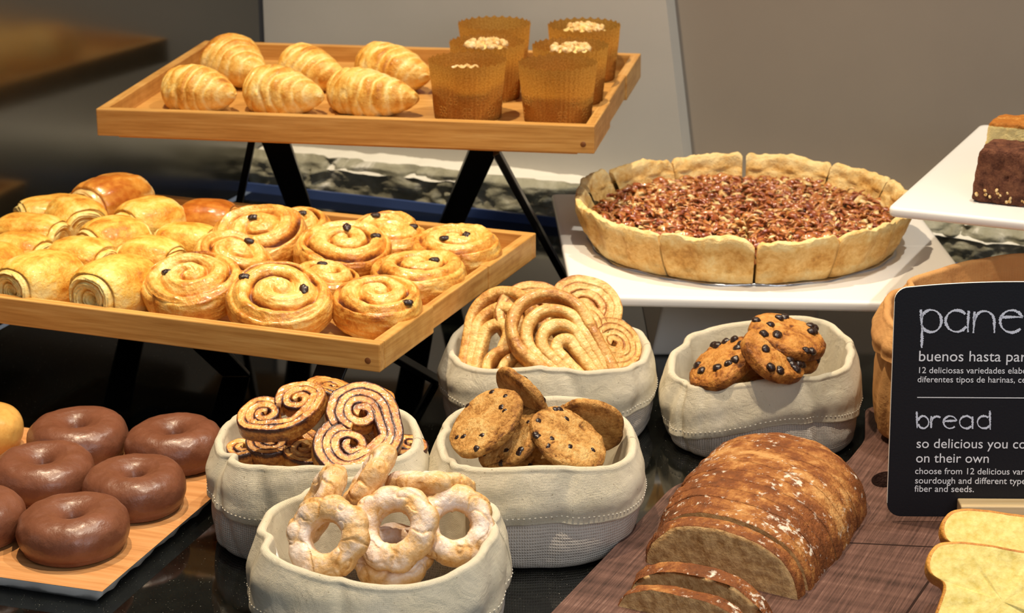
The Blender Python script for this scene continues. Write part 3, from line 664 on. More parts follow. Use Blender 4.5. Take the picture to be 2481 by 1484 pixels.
for k, (px, py, yaw, tl, m, L, a, b, lab) in enumerate(RO):
    me = roll(70 + k, m, L, a, b, 2.6, 0, 'pain_au_chocolat'); o = obj('pain_au_chocolat', me, None, None, rest(me, px, py, F2, euler(yaw, 0, tl)))
    tag(o, lab, 'pastry', 'pains au chocolat on the lower tray')
RR = [  # px, py, spin, normal (right, toward viewer, up), R, h, lift, label, raisins
 (466, 697, 20, (-.10, -.34, 1), .0470, .030, 0, 'raisin roll at the front left with one big raisin on its left', [(-.022, .003)]),
 (679, 727, 60, (.02, -.40, 1), .0485, .027, 0, 'big glazed raisin roll in the front row with a raisin at its upper left', [(-.033, .014), (.024, -.004)]),
 (912, 740, 110, (.0, -.18, 1), .0425, .030, 0, 'raisin roll at the front right corner of the lower tray', [(.030, -.024)]),
 (1014, 668, 200, (.0, -.02, 1), .0480, .031, 0, 'flat raisin roll in the second row against the right rail', [(.016, -.004)]),
 (1106, 608, 150, (.0, -.08, 1), .0450, .033, 0, 'raisin roll at the back right corner of the lower tray', [(-.012, -.010), (.010, -.004)]),
 (831, 612, 250, (.05, -.22, 1), .0475, .031, 0, 'raisin roll in the middle with a raisin on its right side', [(.031, .006), (.002, .016)]),
 (629, 577, 300, (-.12, -.40, 1), .0470, .029, 0, 'large raisin roll in the back row with one raisin near its centre', [(-.004, .010)]),
 (566, 630, 10, (.35, -.30, 1), .0400, .022, 0, 'glazed raisin roll half hidden behind the front left one', [(.010, .018)]),
 (786, 684, 80, (.10, -.05, 1), .0360, .024, 0, 'small raisin roll wedged between the front and middle ones', [(-.006, .012)]),
 (950, 583, 30, (.05, -.05, 1), .0400, .024, 0, 'raisin roll partly hidden behind the middle one, in the shade', [(.022, .006)]),
 (722, 552, 75, (.0, -.25, 1), .0360, .019, 0, 'shaded raisin roll against the back rail, left of the rear pair', [(.004, .012)]),
 (930, 562, 140, (.0, -.20, 1), .0370, .019, 0, 'shaded raisin roll against the back rail, behind the hidden one', [(-.01, .012)])]
for k, (px, py, spin, n, R, h, lift, lab, rs) in enumerate(RR):
    me = raisin_roll(90 + k, R, h); o = obj('raisin_roll', me, None, None, rest(me, px, py, F2, frame(n, 0)))
    tag(o, lab, 'pastry', 'raisin rolls on the lower tray'); scatter_on(me, o, RSN, rs, 'raisin')

# ------------------------------------------------------------------ doughnuts and their tray
t = thing('doughnut_tray', 'oak patterned tray with wavy white edge under the chocolate doughnuts', 'tray', (-.329, 1.659, 0), math.atan2(.149, .049) - PI / 2)
Wd, Dp = .42, .31
nx, ny = 90, 70
xs = np.linspace(-Wd, 0, nx); ys = np.linspace(0, Dp, ny)
per = np.concatenate([st(xs, 0 * xs), st(0 * ys, ys)[1:], st(xs[::-1], 0 * xs + Dp)[1:], st(0 * ys - Wd, ys[::-1])[1:-1]])
ctr = np.array([-Wd / 2, Dp / 2]); q = np.arange(len(per)) * .004
wob = .0022 * np.sin(q * 130) + .0012 * np.sin(q * 310 + 1)
def ringrow(ins, z): return np.concatenate([per + (ctr - per) * ins / np.linalg.norm(ctr - per, axis=1)[:, None] * 1.0, z[:, None]], 1)
rows = [ringrow(0.0, .0125 + 0 * wob), ringrow(.004, .0060 + .6 * wob), ringrow(.012, .0 + 0 * wob), ringrow(.02, .0005 + 0 * wob)]
rows.append(np.concatenate([np.repeat(ctr[None], len(per), 0), np.zeros((len(per), 1))], 1))
obj('tray_edge', MB().grid(np.stack(rows)).mesh('tray_edge', M_WHITE), t)
rows = [np.concatenate([np.repeat(ctr[None], len(per), 0), np.full((len(per), 1), .0132)], 1), ringrow(.006, .0132 + 0 * wob), ringrow(.0, .0127 + 0 * wob)]
obj('wood_print_top', MB().grid(np.stack(rows)).mesh('wood_print_top', M_MELA, False), t)
DZ = .0132
DN = [(177, 1276, 'chocolate glazed doughnut nearest the front corner of its tray', 1, 1.0), (326, 1177, 'chocolate glazed doughnut beside the palmier bag, second from the front', 2, .96),
      (104, 1143, 'chocolate glazed doughnut just in front of the plain golden one, two others touching it', 3, .97), (189, 1056, 'chocolate glazed doughnut furthest back, right of the plain golden one', 4, .98),
      (425, 1074, 'chocolate glazed doughnut in the back row partly behind the palmier bag', 5, .95), (-72, 1250, 'chocolate glazed doughnut cut off at the left frame edge', 6, .97),
      (-64, 1040, 'plain golden doughnut cut off at the left frame edge behind the chocolate ones', 7, .95)]
for px, py, lab, sd, s in DN:
    me = donut(sd, .0475 * s, .0055, .038, M_PLAIN if sd == 7 else M_CHOC)
    o = obj('doughnut', me, None, None, rest(me, px, py, DZ, euler(sd * 50))); tag(o, lab, 'doughnut', 'doughnuts on the oak tray' if sd < 7 else None)

# ------------------------------------------------------------------ cloth bags
def bag(label, c, rx, ry, rot, Hh, cuff, seed, waves=(), folds=(), mats=None, tag_th=None, base=1.0, group='cloth bags of biscuits on the counter', name='bread_bag', cat='bag', amp=1.0, lean=(0, 0)):
    mc, mbod = mats or (M_CUFF, M_BODY)
    t = thing(name, label, cat, (c[0], c[1], 0), rot, group)
    n = 260; th = TH(n)[None]
    k = 2.25; q = (np.abs(np.cos(th)) ** k + np.abs(np.sin(th)) ** k) ** (-1 / k)
    fold = sum(d * np.exp(-((np.mod(th - a + PI, 2 * PI) - PI) / w) ** 2) for a, w, d in folds) if folds else 0 * th
    rz = Hh + sum(a * np.cos(kk * (th - p)) for kk, a, p in waves) + .0016 * fbm(st(np.cos(th), np.sin(th), 0 * th), 3.0, 2, seed) + .25 * fold
    cz = cuff * (1 + .10 * np.cos(2 * th + seed) + .06 * np.cos(3 * th + 2 * seed))
    rc = np.random.RandomState(seed + 100); CRS = [(rc.rand() * 2 * PI, .04 + .08 * rc.rand(), .0012 + .0022 * rc.rand(), (rc.rand() - .5) * 9) for _ in range(9)]
    def creases(z): return sum(-d_ * np.exp(-((np.mod(th - a_ - sl_ * (z - Hh) * .9 + PI, 2 * PI) - PI) / w_) ** 2) for a_, w_, d_, sl_ in CRS)
    def P(rf, z, off=0.0, wr=1.0, zi=0.0):
        r = q * (1 + 0 * rf); X = r * np.cos(th) * rx * rf; Y = r * np.sin(th) * ry * rf
        S = st(np.cos(th) * 1.2 + 0 * z, np.sin(th) * 1.2 + 0 * z, z * 9 + 0 * th)
        d = off + amp * wr * (.0050 * fbm(S, 1.0, 2, seed) + .0022 * fbm(S * [1, 1, .35], 3.2, 2, seed + 3) + .0005 * fbm(S, 9, 2, seed + 4) + creases(z)) - fold * zi
        return st(X + d * np.cos(th) + lean[0] * (z / Hh), Y + d * np.sin(th) + lean[1] * (z / Hh), z + 0 * th)
    R_ = (rx + ry) / 2
    s = np.linspace(0, 1, 24)[:, None]
    inside = P(.80 + .15 * s, .35 * Hh + (rz - .35 * Hh) * s, -.002, 1, sstep(.3, 1, s))
    a = np.linspace(0, PI, 12)[1:-1][:, None]; rr = .0040
    roll_ = P(.95 + 0 * a, rz + rr * np.sin(a), -.002 + rr * (1 - np.cos(a)), 1, 1)
    s = np.linspace(0, 1, 36)[:, None]; o0 = -.002 + 2 * rr
    outer = P(.95 + .06 * s, rz - cz * s, o0 + .0045 * np.sin(s * PI * .9) + .0012 * np.sin(s * 9 + 3 * th) * s, 1.15, 1 - .75 * s)
    hem = P(1.01 + 0 * s[:3], rz - cz - np.array([[.0004], [.0002], [-.0006]]), o0 + np.array([[.0008], [-.0008], [-.0022]]), 1.15, .25)
    back = P(.99 + 0 * s[:2], rz - cz + np.array([[.004], [.012]]), o0 - .0030, 1.15, .25)
    V = np.concatenate([inside, roll_, outer, hem, back]); arc = np.concatenate([[0], np.cumsum(np.linalg.norm(np.diff(V[:, 40], axis=0), axis=1))])
    obj('cuff', MB().grid(V, uv=st(th * R_ + 0 * arc[:, None], arc[:, None] + 0 * th)).mesh('cuff', mc), t)
    # stitched hem line, a row of small stitches
    mb = MB(); sl = P(np.array([[.95 + .06 * .86]]), rz - cz * .86, o0 + .0045 * math.sin(.86 * PI * .9) + .0012 * np.sin(.86 * 9 + 3 * th) * .86 + .0003, 1.15, 1 - .75 * .86)[0]
    for j in range(0, n - 1, 2): mb.tube([sl[j], sl[j] * .25 + sl[j + 1] * .75], .00035, 5)
    tag(obj('seam', mb.mesh('seam', M_THREAD), t), 'stitched hem line on the cuff', None)
    # body below the cuff
    s = np.linspace(0, 1, 40)[:, None]; z0 = rz - cz + .010
    rf = (.985 + .055 * np.sin(s * PI * .8)) * (1 + (base - 1) * s)
    up = P(rf, z0 + (.012 - z0) * s, o0 - .0045, .9, .15 * (1 - s)); rl = rf[-1, 0]
    a = np.linspace(0, PI / 2, 10)[1:][:, None]
    bt = P(rl - .13 * (1 - np.cos(a)), .012 * (1 - np.sin(a)), o0 - .0045, .9 * np.cos(a) * 1.0, 0)
    cap = P(np.array([[.80], [.4], [.001]]), np.array([[.0012], [.003], [.003]]), 0, 0, 0)
    inn = P(np.array([[.90]]), z0, 0, .9, .15)
    flo = P(np.array([[.85], [.80], [.35], [.001]]), np.array([[.006], [.0045], [.004], [.004]]), 0, .3, 0)
    V = np.concatenate([flo[::-1][:0], up, bt, cap]); arc = np.concatenate([[0], np.cumsum(np.linalg.norm(np.diff(V[:, 40], axis=0), axis=1))])
    V[..., 2] = np.maximum(V[..., 2], 0)
    obj('body', MB().grid(V, uv=st(th * R_ + 0 * arc[:, None], arc[:, None] + 0 * th)).mesh('body', mbod), t)
    if tag_th is not None:
        mt = rot4(0, (0, 0, 0)); x, y = rx * .80 * math.cos(tag_th), ry * .80 * math.sin(tag_th)
        g = np.linspace(0, 1, 12)[:, None]; hgt = np.linspace(0, 1, 10)[None]
        tx, ty = -math.sin(tag_th), math.cos(tag_th)
        V = st(x + tx * (g - .5) * .020 + .006 * np.cos(tag_th) * hgt ** 2 + 0 * g, y + ty * (g - .5) * .020 + .006 * math.sin(tag_th) * hgt ** 2 + 0 * g, Hh - .034 + .032 * hgt * (1 - .15 * g))
        m = MB().grid(V, False, False).mesh('label_tag', M_TAG); o = obj('label_tag', m, t)
        sd = o.modifiers.new('thick', 'SOLIDIFY'); sd.thickness = .0006; tag(o, 'white sewn label inside the rim', None)
    return t
BZ = .088
def bc(px, py, z=BZ): p = at(px, py, z); return (p.x, p.y)
bag('canvas bag of caramelised palmiers with linen cuff, beside the chocolate doughnuts', bc(766, 1048), .0860, .090, 0, .084, .040, 3,
    [(2, .004, PI / 2), (3, .002, .6)], [(2.2, .12, .006), (.75, .10, .007), (-2.6, .2, .004)])
bag('canvas bag of sugared ring biscuits with linen cuff, frontmost of the bags', bc(916, 1276), .0930, .104, -.05, .086, .044, 7,
    [(2, .003, .3), (3, .003, 1.9)], [(2.5, .10, .006), (.6, .10, .007), (3.5, .16, .008)], tag_th=3.45)
bag('canvas bag of thin chocolate chip cookies with linen cuff, in the middle of the bags', bc(1298, 1043), .0830, .094, .04, .081, .042, 11,
    [(2, .004, PI / 2), (3, .0035, .5)], [(.62, .09, .008), (2.3, .10, .006)])
bag('largest canvas bag, holding big pale sugared pastries, under the white tart platter', bc(1331, 815), .0960, .096, .02, .078, .040, 15,
    [(2, .003, PI / 2), (3, .003, .4)], [(.55, .10, .010), (2.3, .12, .006)])
bag('canvas bag of chunky chocolate chip cookies with tilted linen cuff, behind the brown loaf', bc(1846, 858, .080), .0860, .080, .06, .078, .044, 19,
    [(1, .012, .5), (2, .004, 1.4), (3, .003, .4)], [(.75, .10, .007), (2.5, .12, .006)], base=1.03)

def put(me, nm, px, py, z, n, spin, lab, cat, grp, at_pt=True):
    R = frame(n, spin); V = verts(me) @ np.array(R).T; mid = Vector((V.min(0) + V.max(0)) / 2)
    o = obj(nm, me, None, None, Matrix.Translation(at(px, py, z) - mid) @ R.to_4x4()); return tag(o, lab, cat, grp)
# caramelised palmiers
PG = 'caramelised palmiers in their bag'
put(palmier(1, .0165, .0068, .0150, extra=1, turns=1.35), 'palmier', 684, 997, .112, (-.12, -.42, 1), 28, 'palmier lying across the top left of its bag with two dark curls', 'pastry', PG)
put(palmier(2, .0185, .0075, .0155, extra=2, turns=1.35), 'palmier', 868, 1048, .098, (.16, -.62, 1), 78, 'palmier at the right of its bag with the darkest burnt sugar curl', 'pastry', PG)
put(palmier(3, .0170, .0068, .0150, extra=1, turns=1.35), 'palmier', 846, 962, .098, (.25, .05, 1), 10, 'palmier at the back of its bag, mostly behind the two top ones', 'pastry', PG)
put(palmier(4, .0150, .0062, .0150, extra=0, turns=1.35), 'palmier', 612, 1078, .070, (.05, -.20, 1), 60, 'palmier at the left edge of its bag under the top one', 'pastry', PG)
put(palmier(5, .0160, .0066, .0160, extra=1, turns=1.35), 'palmier', 700, 1090, .070, (.0, -.25, 1), 160, 'palmier low in the front of its bag, between the two large ones', 'pastry', PG)
put(palmier(6, .0150, .0066, .0150, extra=0, turns=1.35), 'palmier', 950, 1085, .076, (.30, -.2, 1), 0, 'palmier of which only a tip shows at the right rim of its bag', 'pastry', PG)
# ring biscuits
RG = 'sugared ring biscuits in their bag'
put(ring(1, .0310, .0120), 'ring_biscuit', 795, 1303, .098, (-.34, -.82, .55), 0, 'sugared ring biscuit standing at the left front of its bag with a tall hole', 'biscuit', RG)
put(ring(2, .0320, .0130), 'ring_biscuit', 958, 1280, .098, (-.28, -.80, .62), 40, 'sugared ring biscuit in the middle of its bag, largest hole showing', 'biscuit', RG)
put(ring(3, .0300, .0120), 'ring_biscuit', 1098, 1272, .094, (.05, -.78, .62), 80, 'sugared ring biscuit at the right of its bag under the lying one', 'biscuit', RG)
put(ring(4, .0310, .0120), 'ring_biscuit', 777, 1216, .108, (-.90, -.05, .50), 20, 'ring biscuit seen edge on at the back left of its bag', 'biscuit', RG)
put(ring(5, .0310, .0120), 'ring_biscuit', 893, 1165, .116, (-.86, .10, .55), 60, 'ring biscuit standing edge on, topmost in its bag', 'biscuit', RG)
put(ring(6, .0330, .0120), 'ring_biscuit', 1043, 1178, .110, (.06, .46, .9), 10, 'ring biscuit lying edge on along the back right of its bag', 'biscuit', RG)
put(ring(7, .0300, .0120), 'ring_biscuit', 950, 1350, .070, (0, -.4, .9), 10, 'ring biscuit low in its bag, just above the front rim', 'biscuit', RG)
# thin chocolate chip cookies
CG = 'thin chocolate chip cookies in their bag'
def ck(sd, R, px, py, z, n, spin, lab, grp, big=False, nch=9, face=1):
    rng = np.random.RandomState(sd); me = cookie(sd, R, .017 if big else .0115, M_CHIPC if big else None, .0022 if big else .0016)
    o = put(me, 'chip_cookie' if big else 'thin_cookie', px, py, z, n, spin, lab, 'cookie', grp); V = verts(me); pr = BCHIP if big else CHIPS
    up = V[:, 2] > .0
    for k in range(nch):
        a, r = rng.rand() * 2 * PI, R * (.25 + .68 * math.sqrt(rng.rand())); p = np.array([r * math.cos(a), r * math.sin(a)])
        W_ = V[up]; j = W_[((W_[:, :2] - p) ** 2).sum(1).argmin()]
        c = obj('chocolate_chip', pr[k % 3], o); c.matrix_local = Matrix.Translation((j[0], j[1], j[2] - (.0004 if big else .0019))) @ Matrix.Rotation(a, 4, 'Z') @ Matrix.Rotation(.3 * math.sin(k), 4, 'X')
    return o
ck(101, .0350, 1178, 1024, .106, (-.52, -.34, .80), 10, 'thin cookie tilted flat toward the front at the left of its bag', CG)
ck(102, .0330, 1238, 1063, .090, (-.52, -.28, .80), 80, 'thin cookie tucked under the large left one', CG)
ck(103, .0320, 1270, 962, .116, (.72, .50, .45), 20, 'thin cookie poking up highest at the back of its bag', CG)
ck(104, .0350, 1376, 1068, .092, (.48, -.36, .80), 50, 'thin cookie sloping down to the right rim of its bag', CG, nch=10)
ck(105, .0320, 1424, 1030, .086, (.15, .93, .50), 0, 'thin cookie standing on edge at the back right, dark underside showing', CG)
ck(106, .0330, 1304, 1100, .066, (.25, -.50, .85), 120, 'thin cookie lowest at the front rim of its bag', CG)
# big pale pastries
BG = 'big sugared pastries in their bag'
put(ear(1, .054, .041, .0093), 'sugared_pastry', 1362, 838, .094, (.10, -.78, .72), 38, 'big folded sugared pastry facing forward in the middle of its bag', 'pastry', BG)
put(ear(2, .056, .036, .0092), 'sugared_pastry', 1206, 826, .086, (-.35, -.62, .72), -18, 'big folded sugared pastry leaning on the left rim of its bag', 'pastry', BG)
put(palmier(13, .0240, .0080, .015, M_BIGP, name='sugared_pastry'), 'sugared_pastry', 1352, 772, .098, (.15, -.70, .6), 10, 'big sugared pastry whose rounded top shows behind the middle one', 'pastry', BG)
put(palmier(14, .0170, .0066, .015, M_BIGP, name='sugared_pastry'), 'sugared_pastry', 1444, 818, .088, (.35, -.60, .6), -20, 'big sugared pastry at the right rim of its bag, curl showing', 'pastry', BG)
put(ear(5, .030, .030, .0090), 'sugared_pastry', 1262, 900, .070, (.0, -.50, .85), 80, 'big folded sugared pastry lowest at the front rim of its bag', 'pastry', BG)
# chunky chip cookies
HG = 'chunky chocolate chip cookies in their bag'
ck(111, .0370, 1906, 815, .110, (.24, -.14, 1), 10, 'chunky cookie highest at the back of its bag with chips along its top', HG, True, 13)
ck(112, .0350, 1895, 850, .094, (.30, -.10, 1), 70, 'chunky cookie in the middle layer between the top and the sloping one', HG, True, 11)
ck(113, .0330, 1872, 862, .101, (.46, -.30, .85), 20, 'chunky cookie sloping to the right in the middle of its bag', HG, True, 13)
ck(114, .0340, 1750, 884, .084, (-.50, -.18, .85), 40, 'chunky cookie leaning up from the left rim of its bag', HG, True, 11)
ck(115, .0350, 1800, 908, .068, (.0, -.30, 1), 90, 'chunky cookie lowest at the front rim of its bag', HG, True, 14)

# ------------------------------------------------------------------ tart on its platter
PZ = .1
def slab(mb, poly, z0, z1, r=.003):
    P2 = np.array(poly); c = P2.mean(0); n = len(P2)
    rows = []
    for f, z in ((0, z0), (1, z0), ) : pass
    def ins(k): return P2 + (c - P2) / np.linalg.norm(c - P2, axis=1)[:, None] * k
    rows = [(np.repeat(c[None], n, 0), z0), (ins(r), z0), (ins(r * .3), z0 + r * .3), (P2, z0 + r), (P2, z1 - r), (ins(r * .3), z1 - r * .3), (ins(r), z1), (ins(r * 2.5), z1), (np.repeat(c[None], n, 0), z1)]
    return mb.grid(np.stack([np.concatenate([p, np.full((n, 1), z)], 1) for p, z in rows]))
def rrect(corners, r, seg=8):
    out = []; n = len(corners)
    for k in range(n):
        p, a, b = (np.array(corners[j % n], float) for j in (k, k - 1, k + 1)); u = (a - p) / np.linalg.norm(a - p); v = (b - p) / np.linalg.norm(b - p)
        for q in np.linspace(0, 1, seg): out.append((1 - q) ** 2 * (p + u * r) + 2 * q * (1 - q) * p + q ** 2 * (p + v * r))
    L = []
    for k in range(len(out)):                         # add points along the straight sides
        a, b = out[k], out[(k + 1) % len(out)]; m = max(1, int(np.linalg.norm(b - a) / .02))
        L += [a + (b - a) * j / m for j in range(m)]
    return np.array(L)
t = thing('cake_stand', 'white square cake stand carrying the pecan tart', 'stand', (.262, 2.345, 0), 0)
pl = [(.060 - .262, 2.161 - 2.345), (.468 - .262, 2.121 - 2.345), (.456 - .262, 2.525 - 2.345), (.047 - .262, 2.555 - 2.345)]
obj('platter', slab(MB(), rrect(pl, .006), PZ - .011, PZ).mesh('platter', M_WHITE, True), t)
mb = MB(); B0 = [(-.10, -.075), (.06, -.075), (.06, .10), (-.10, .10)]
v = [(x * 1.12 - .004, y * 1.08, 0) for x, y in B0] + [(x * .96, y * .9, PZ - .0112) for x, y in B0]
mb.raw(v, [[3,2,1,0],[4,5,6,7],[0,1,5,4],[1,2,6,5],[2,3,7,6],[3,0,4,7]])
bevel(obj('foot', mb.mesh('foot', M_WHITE, False), t), .004, 3)
PC = Vector((.2485, 2.350, PZ)); PRr = .1815
t = thing('pecan_tart', 'round sliced pecan tart with a tall pale crust on the white stand', 'tart', PC)
n = 150; th = TH(n); r = PRr * .90 * (1 + .012 * np.sin(th * 9) + .01 * np.sin(th * 17 + 1))
V = np.stack([st(0 * th, 0 * th, 0 * th), st(r * np.cos(th), r * np.sin(th), 0 * th), st(r * np.cos(th) * 1.012, r * np.sin(th) * 1.012, .0012 + .001 * np.sin(th * 23)), st(r * np.cos(th) * .99, r * np.sin(th) * .99, 0 * th + .002), st(0 * th, 0 * th, 0 * th + .002)])
tag(obj('foil', MB().grid(V).mesh('foil', M_FOIL), t), 'silver foil edge under the tart', None)
cuts = np.radians([268.5, 297, 326, 352, 20, 50, 84, 112, 141, 163, 196, 236]); cuts = np.concatenate([cuts, [cuts[0] + 2 * PI]])
cuts = np.unwrap(cuts); gaps = [.0016, .0008, .0006, .001, .001, .0008, .0022, .001, .001, .008, .0012, .0014, .0016]
for k in range(12):
    a0_, a1_ = cuts[k], cuts[k + 1]; g0, g1 = gaps[k] / PRr, gaps[k + 1] / PRr
    a = np.linspace(a0_ + g0, a1_ - g1, 46)[None]; edge = np.minimum((a - a0_ - g0), (a1_ - g1 - a)) * PRr; ed = 1 - np.clip(edge / .006, 0, 1)
    prof = [(0, .0022), (.885, .0022), (.90, .003), (.922, .010), (.955, .024), (.985, .038), (1.0, .046), (.998, .0505), (.985, .052), (.965, .0515), (.948, .048), (.937, .041), (.922, .033), (.905, .026), (.86, .023), (0, .023)]
    t0 = np.linspace(0, 1, len(prof)); t1 = np.concatenate([[0], np.linspace(t0[1], t0[-2], 60), [1]])
    rf = np.interp(t1, t0, [p[0] for p in prof])[:, None]; zf = np.interp(t1, t0, [p[1] for p in prof])[:, None]
    P = st(rf * PRr * np.cos(a), rf * PRr * np.sin(a), zf + 0 * a); on = (rf > .88) * 1.0; up = sstep(.036, .048, zf)
    dr = on * (.0022 * fbm(P, 26, 3, 31) + .0012 * fbm(P, 110, 3, 33) - .0022 * ed ** 2); dz = on * up * (.0058 * fbm(P, 30, 3, 41) + .0034 * fbm(P, 120, 3, 43)) - .0045 * up * ed ** 2
    fl = .0025 * np.sin(a * 26) * on * (rf > .93) * (1 - up)
    rad = rf * PRr + dr + fl; V = st(rad * np.cos(a), rad * np.sin(a), np.maximum(zf + dz, .0021))
    if k == 8: V = V + np.array([-.004, .002, 0])
    bk = .32 + .26 * fbm(P, 40, 3, 51) - .22 * up + .16 * (rf > .93) * (1 - up) + .12 * ed * (1 - up)
    mb = MB().grid(V, False, False, bk)
    for side in (0, -1):                              # cut faces
        c = V[:, side]; m = c.mean(0); nn = len(c); mb.raw(np.concatenate([c, m[None]]), [[j, (j + 1) % nn, nn] for j in range(nn)], 0, .1)
    obj('crust', mb.mesh('crust', M_PIE, weld=False), t)
rr, th = np.linspace(.001, .91, 60)[:, None] * PRr, TH(200)[None]; P = st(rr * np.cos(th), rr * np.sin(th), 0 * rr * th)
sl = np.ones_like(th * rr)
for c in (cuts[0], cuts[6], cuts[9], cuts[2]):
    dd = np.abs(np.sin(th - c)) * rr; sl = np.minimum(sl, np.where(np.cos(th - c) > 0, dd / .003, 1))
z = .0265 + .0035 * fbm(P, 60, 3, 5) - .006 * (1 - np.clip(sl, 0, 1)); V = st(P[..., 0], P[..., 1], z); V[0] = V[0].mean(0)
obj('filling', MB().grid(V, attr=.4 + .4 * fbm(P, 90, 2, 8)).mesh('filling', M_FILL), t)
rng = np.random.RandomState(5); mb = MB()
for k in range(2600):
    a, r = rng.rand() * 2 * PI, PRr * .875 * math.sqrt(rng.rand()); L_ = .003 + .0058 * rng.rand() ** 1.4; w_ = L_ * (.28 + .3 * rng.rand())
    if any(math.cos(a - c) > 0 and abs(math.sin(a - c)) * r < .0022 for c in (cuts[0], cuts[6])): continue
    ph = np.linspace(0, PI, 7)[:, None]; th = TH(8)[None]
    S = st(np.cos(ph) * L_ + 0 * th, np.sin(ph) * np.cos(th) * w_, np.sin(ph) * np.sin(th) * w_ * .5); S = S * (1 + .55 * vnoise(S * 380 + k * 3.7, 3))[..., None]
    S[..., 2] -= .25 * L_ * np.cos(ph * 2); S[0] = S[0].mean(0); S[-1] = S[-1].mean(0)
    R = np.array(Matrix.Rotation(rng.rand() * 2 * PI, 3, 'Z') @ Matrix.Rotation((rng.rand() - .5) * 1.3, 3, 'Y') @ Matrix.Rotation((rng.rand() - .5) * 2.4, 3, 'X'))
    mb.grid(S @ R.T + [r * math.cos(a), r * math.sin(a), .0285 + .0045 * rng.rand() + .003 * (1 - r / PRr)], attr=.50 - .42 * (rng.rand() < .2) + .45 * (rng.rand() - .5))
o = obj('pecans', mb.mesh('pecans', M_NUT, weld=True), t); o['kind'] = 'stuff'

# ------------------------------------------------------------------ upper white plate with brownie and cake
UZ = .2
t = thing('cake_plate', 'tall white cake plate at the right frame edge holding brownie and cake slices', 'stand', (.62, 2.28, 0), 0)
pa, pb = at(2150, 502, UZ), at(2376, 300, UZ); e = Vector((pb.x - pa.x, pb.y - pa.y, 0)); f = Vector((e.y, -e.x, 0)).normalized() * .40
cs = [(pa.x, pa.y), (pa.x + f.x, pa.y + f.y), (pb.x + f.x, pb.y + f.y), (pb.x, pb.y)]
obj('plate', slab(MB(), rrect([(x - .62, y - 2.28) for x, y in cs], .010), UZ - .0095, UZ, .0028).mesh('plate', M_WHITE), t)
mid = (Vector((cs[0][0], cs[0][1], 0)) + Vector((cs[2][0], cs[2][1], 0))) / 2 - Vector((.62, 2.28, 0))
mb = MB(); th = TH(48)[None]; rr = np.array([[.001], [.075], [.07], [.03], [.026], [.03], [.07], [.001]]); z = np.array([[0], [0], [.006], [.02], [.1], [.17], [.19], [.1902]])
obj('pedestal', mb.grid(st(mid.x + rr * np.cos(th), mid.y + rr * np.sin(th), z + 0 * th)).mesh('pedestal', M_WHITE), t)
def block(nm, m, size, seed, taper, attrf, rough=.0014, N=34, lump=.002):
    sx, sy, sz = size; bm = bmesh.new(); bmesh.ops.create_grid(bm, x_segments=1, y_segments=1, size=.5); bm.free()
    mb = MB(); g = np.linspace(-.5, .5, N)
    A, B = np.meshgrid(g, g, indexing='ij')
    for ax in range(3):
        for sg in (-.5, .5):
            P = [None] * 3; P[ax] = np.full_like(A, sg); P[(ax + 1) % 3] = A; P[(ax + 2) % 3] = B; P = np.stack(P, -1)
            nrm = np.linalg.norm(P * 2, ord=14, axis=-1)[..., None]; P = P / nrm * 1.0
            f = 1 + taper * (P[..., 2] + .5); Q = P * np.array(size); Q[..., 0] *= f; Q[..., 1] *= f; Q[..., 2] += sz / 2
            nn = P / np.linalg.norm(P, axis=-1)[..., None]
            d = lump * fbm(Q, 40, 3, seed) + rough * fbm(Q, 190, 3, seed + 1) - rough * 1.6 * np.maximum(0, vnoise(Q * 110, seed + 3) - .45) * 3
            Q = Q + nn * d[..., None]; Q[..., 2] = np.maximum(Q[..., 2], 0)
            mb.grid(Q, False, False, attrf(Q, seed), flip=sg < 0)
    return mb.mesh(nm, m, weld=True)
pb_ = at(2372, 500, UZ); yaw = math.atan2(f.y, f.x)
me = block('brownie', M_BROW, (.085, .060, .053), 3, -.10, lambda Q, s: .45 + .5 * fbm(Q, 120, 3, s) + .35 * (Q[..., 2] < .010))
o = obj('brownie', me, None, None, rot4(yaw, (pb_.x + .046, pb_.y + .026, UZ))); tag(o, 'dark brownie slice standing at the front of the white cake plate', 'cake')
for k in range(26):
    rng = np.random.RandomState(300 + k); c = obj('nut_crumb', CHIPS[0].copy() if k == 0 else bpy.data.meshes['nut_crumb'], o)
    if k == 0: c.data.name = 'nut_crumb'; c.data.materials.clear(); c.data.materials.append(M_CRMB)
    c.location = (-.042 + .084 * rng.rand(), -.0300, .002 + .013 * rng.rand()); c.rotation_euler = tuple(rng.rand(3) * 6); c.scale = [.25 + .4 * rng.rand()] * 3
me = block('cake_slice', M_CAKE, (.085, .052, .064), 8, -.18, lambda Q, s: .12 + .2 * fbm(Q, 60, 3, s) + .85 * (Q[..., 2] > .0595) + .5 * (Q[..., 2] < .006))
pc_ = at(2430, 452, UZ)
o = obj('cake_slice', me, None, None, rot4(yaw, (pb_.x + .064, pb_.y + .092, UZ))); tag(o, 'pale yellow cake slice with browned top standing behind the brownie', 'cake')

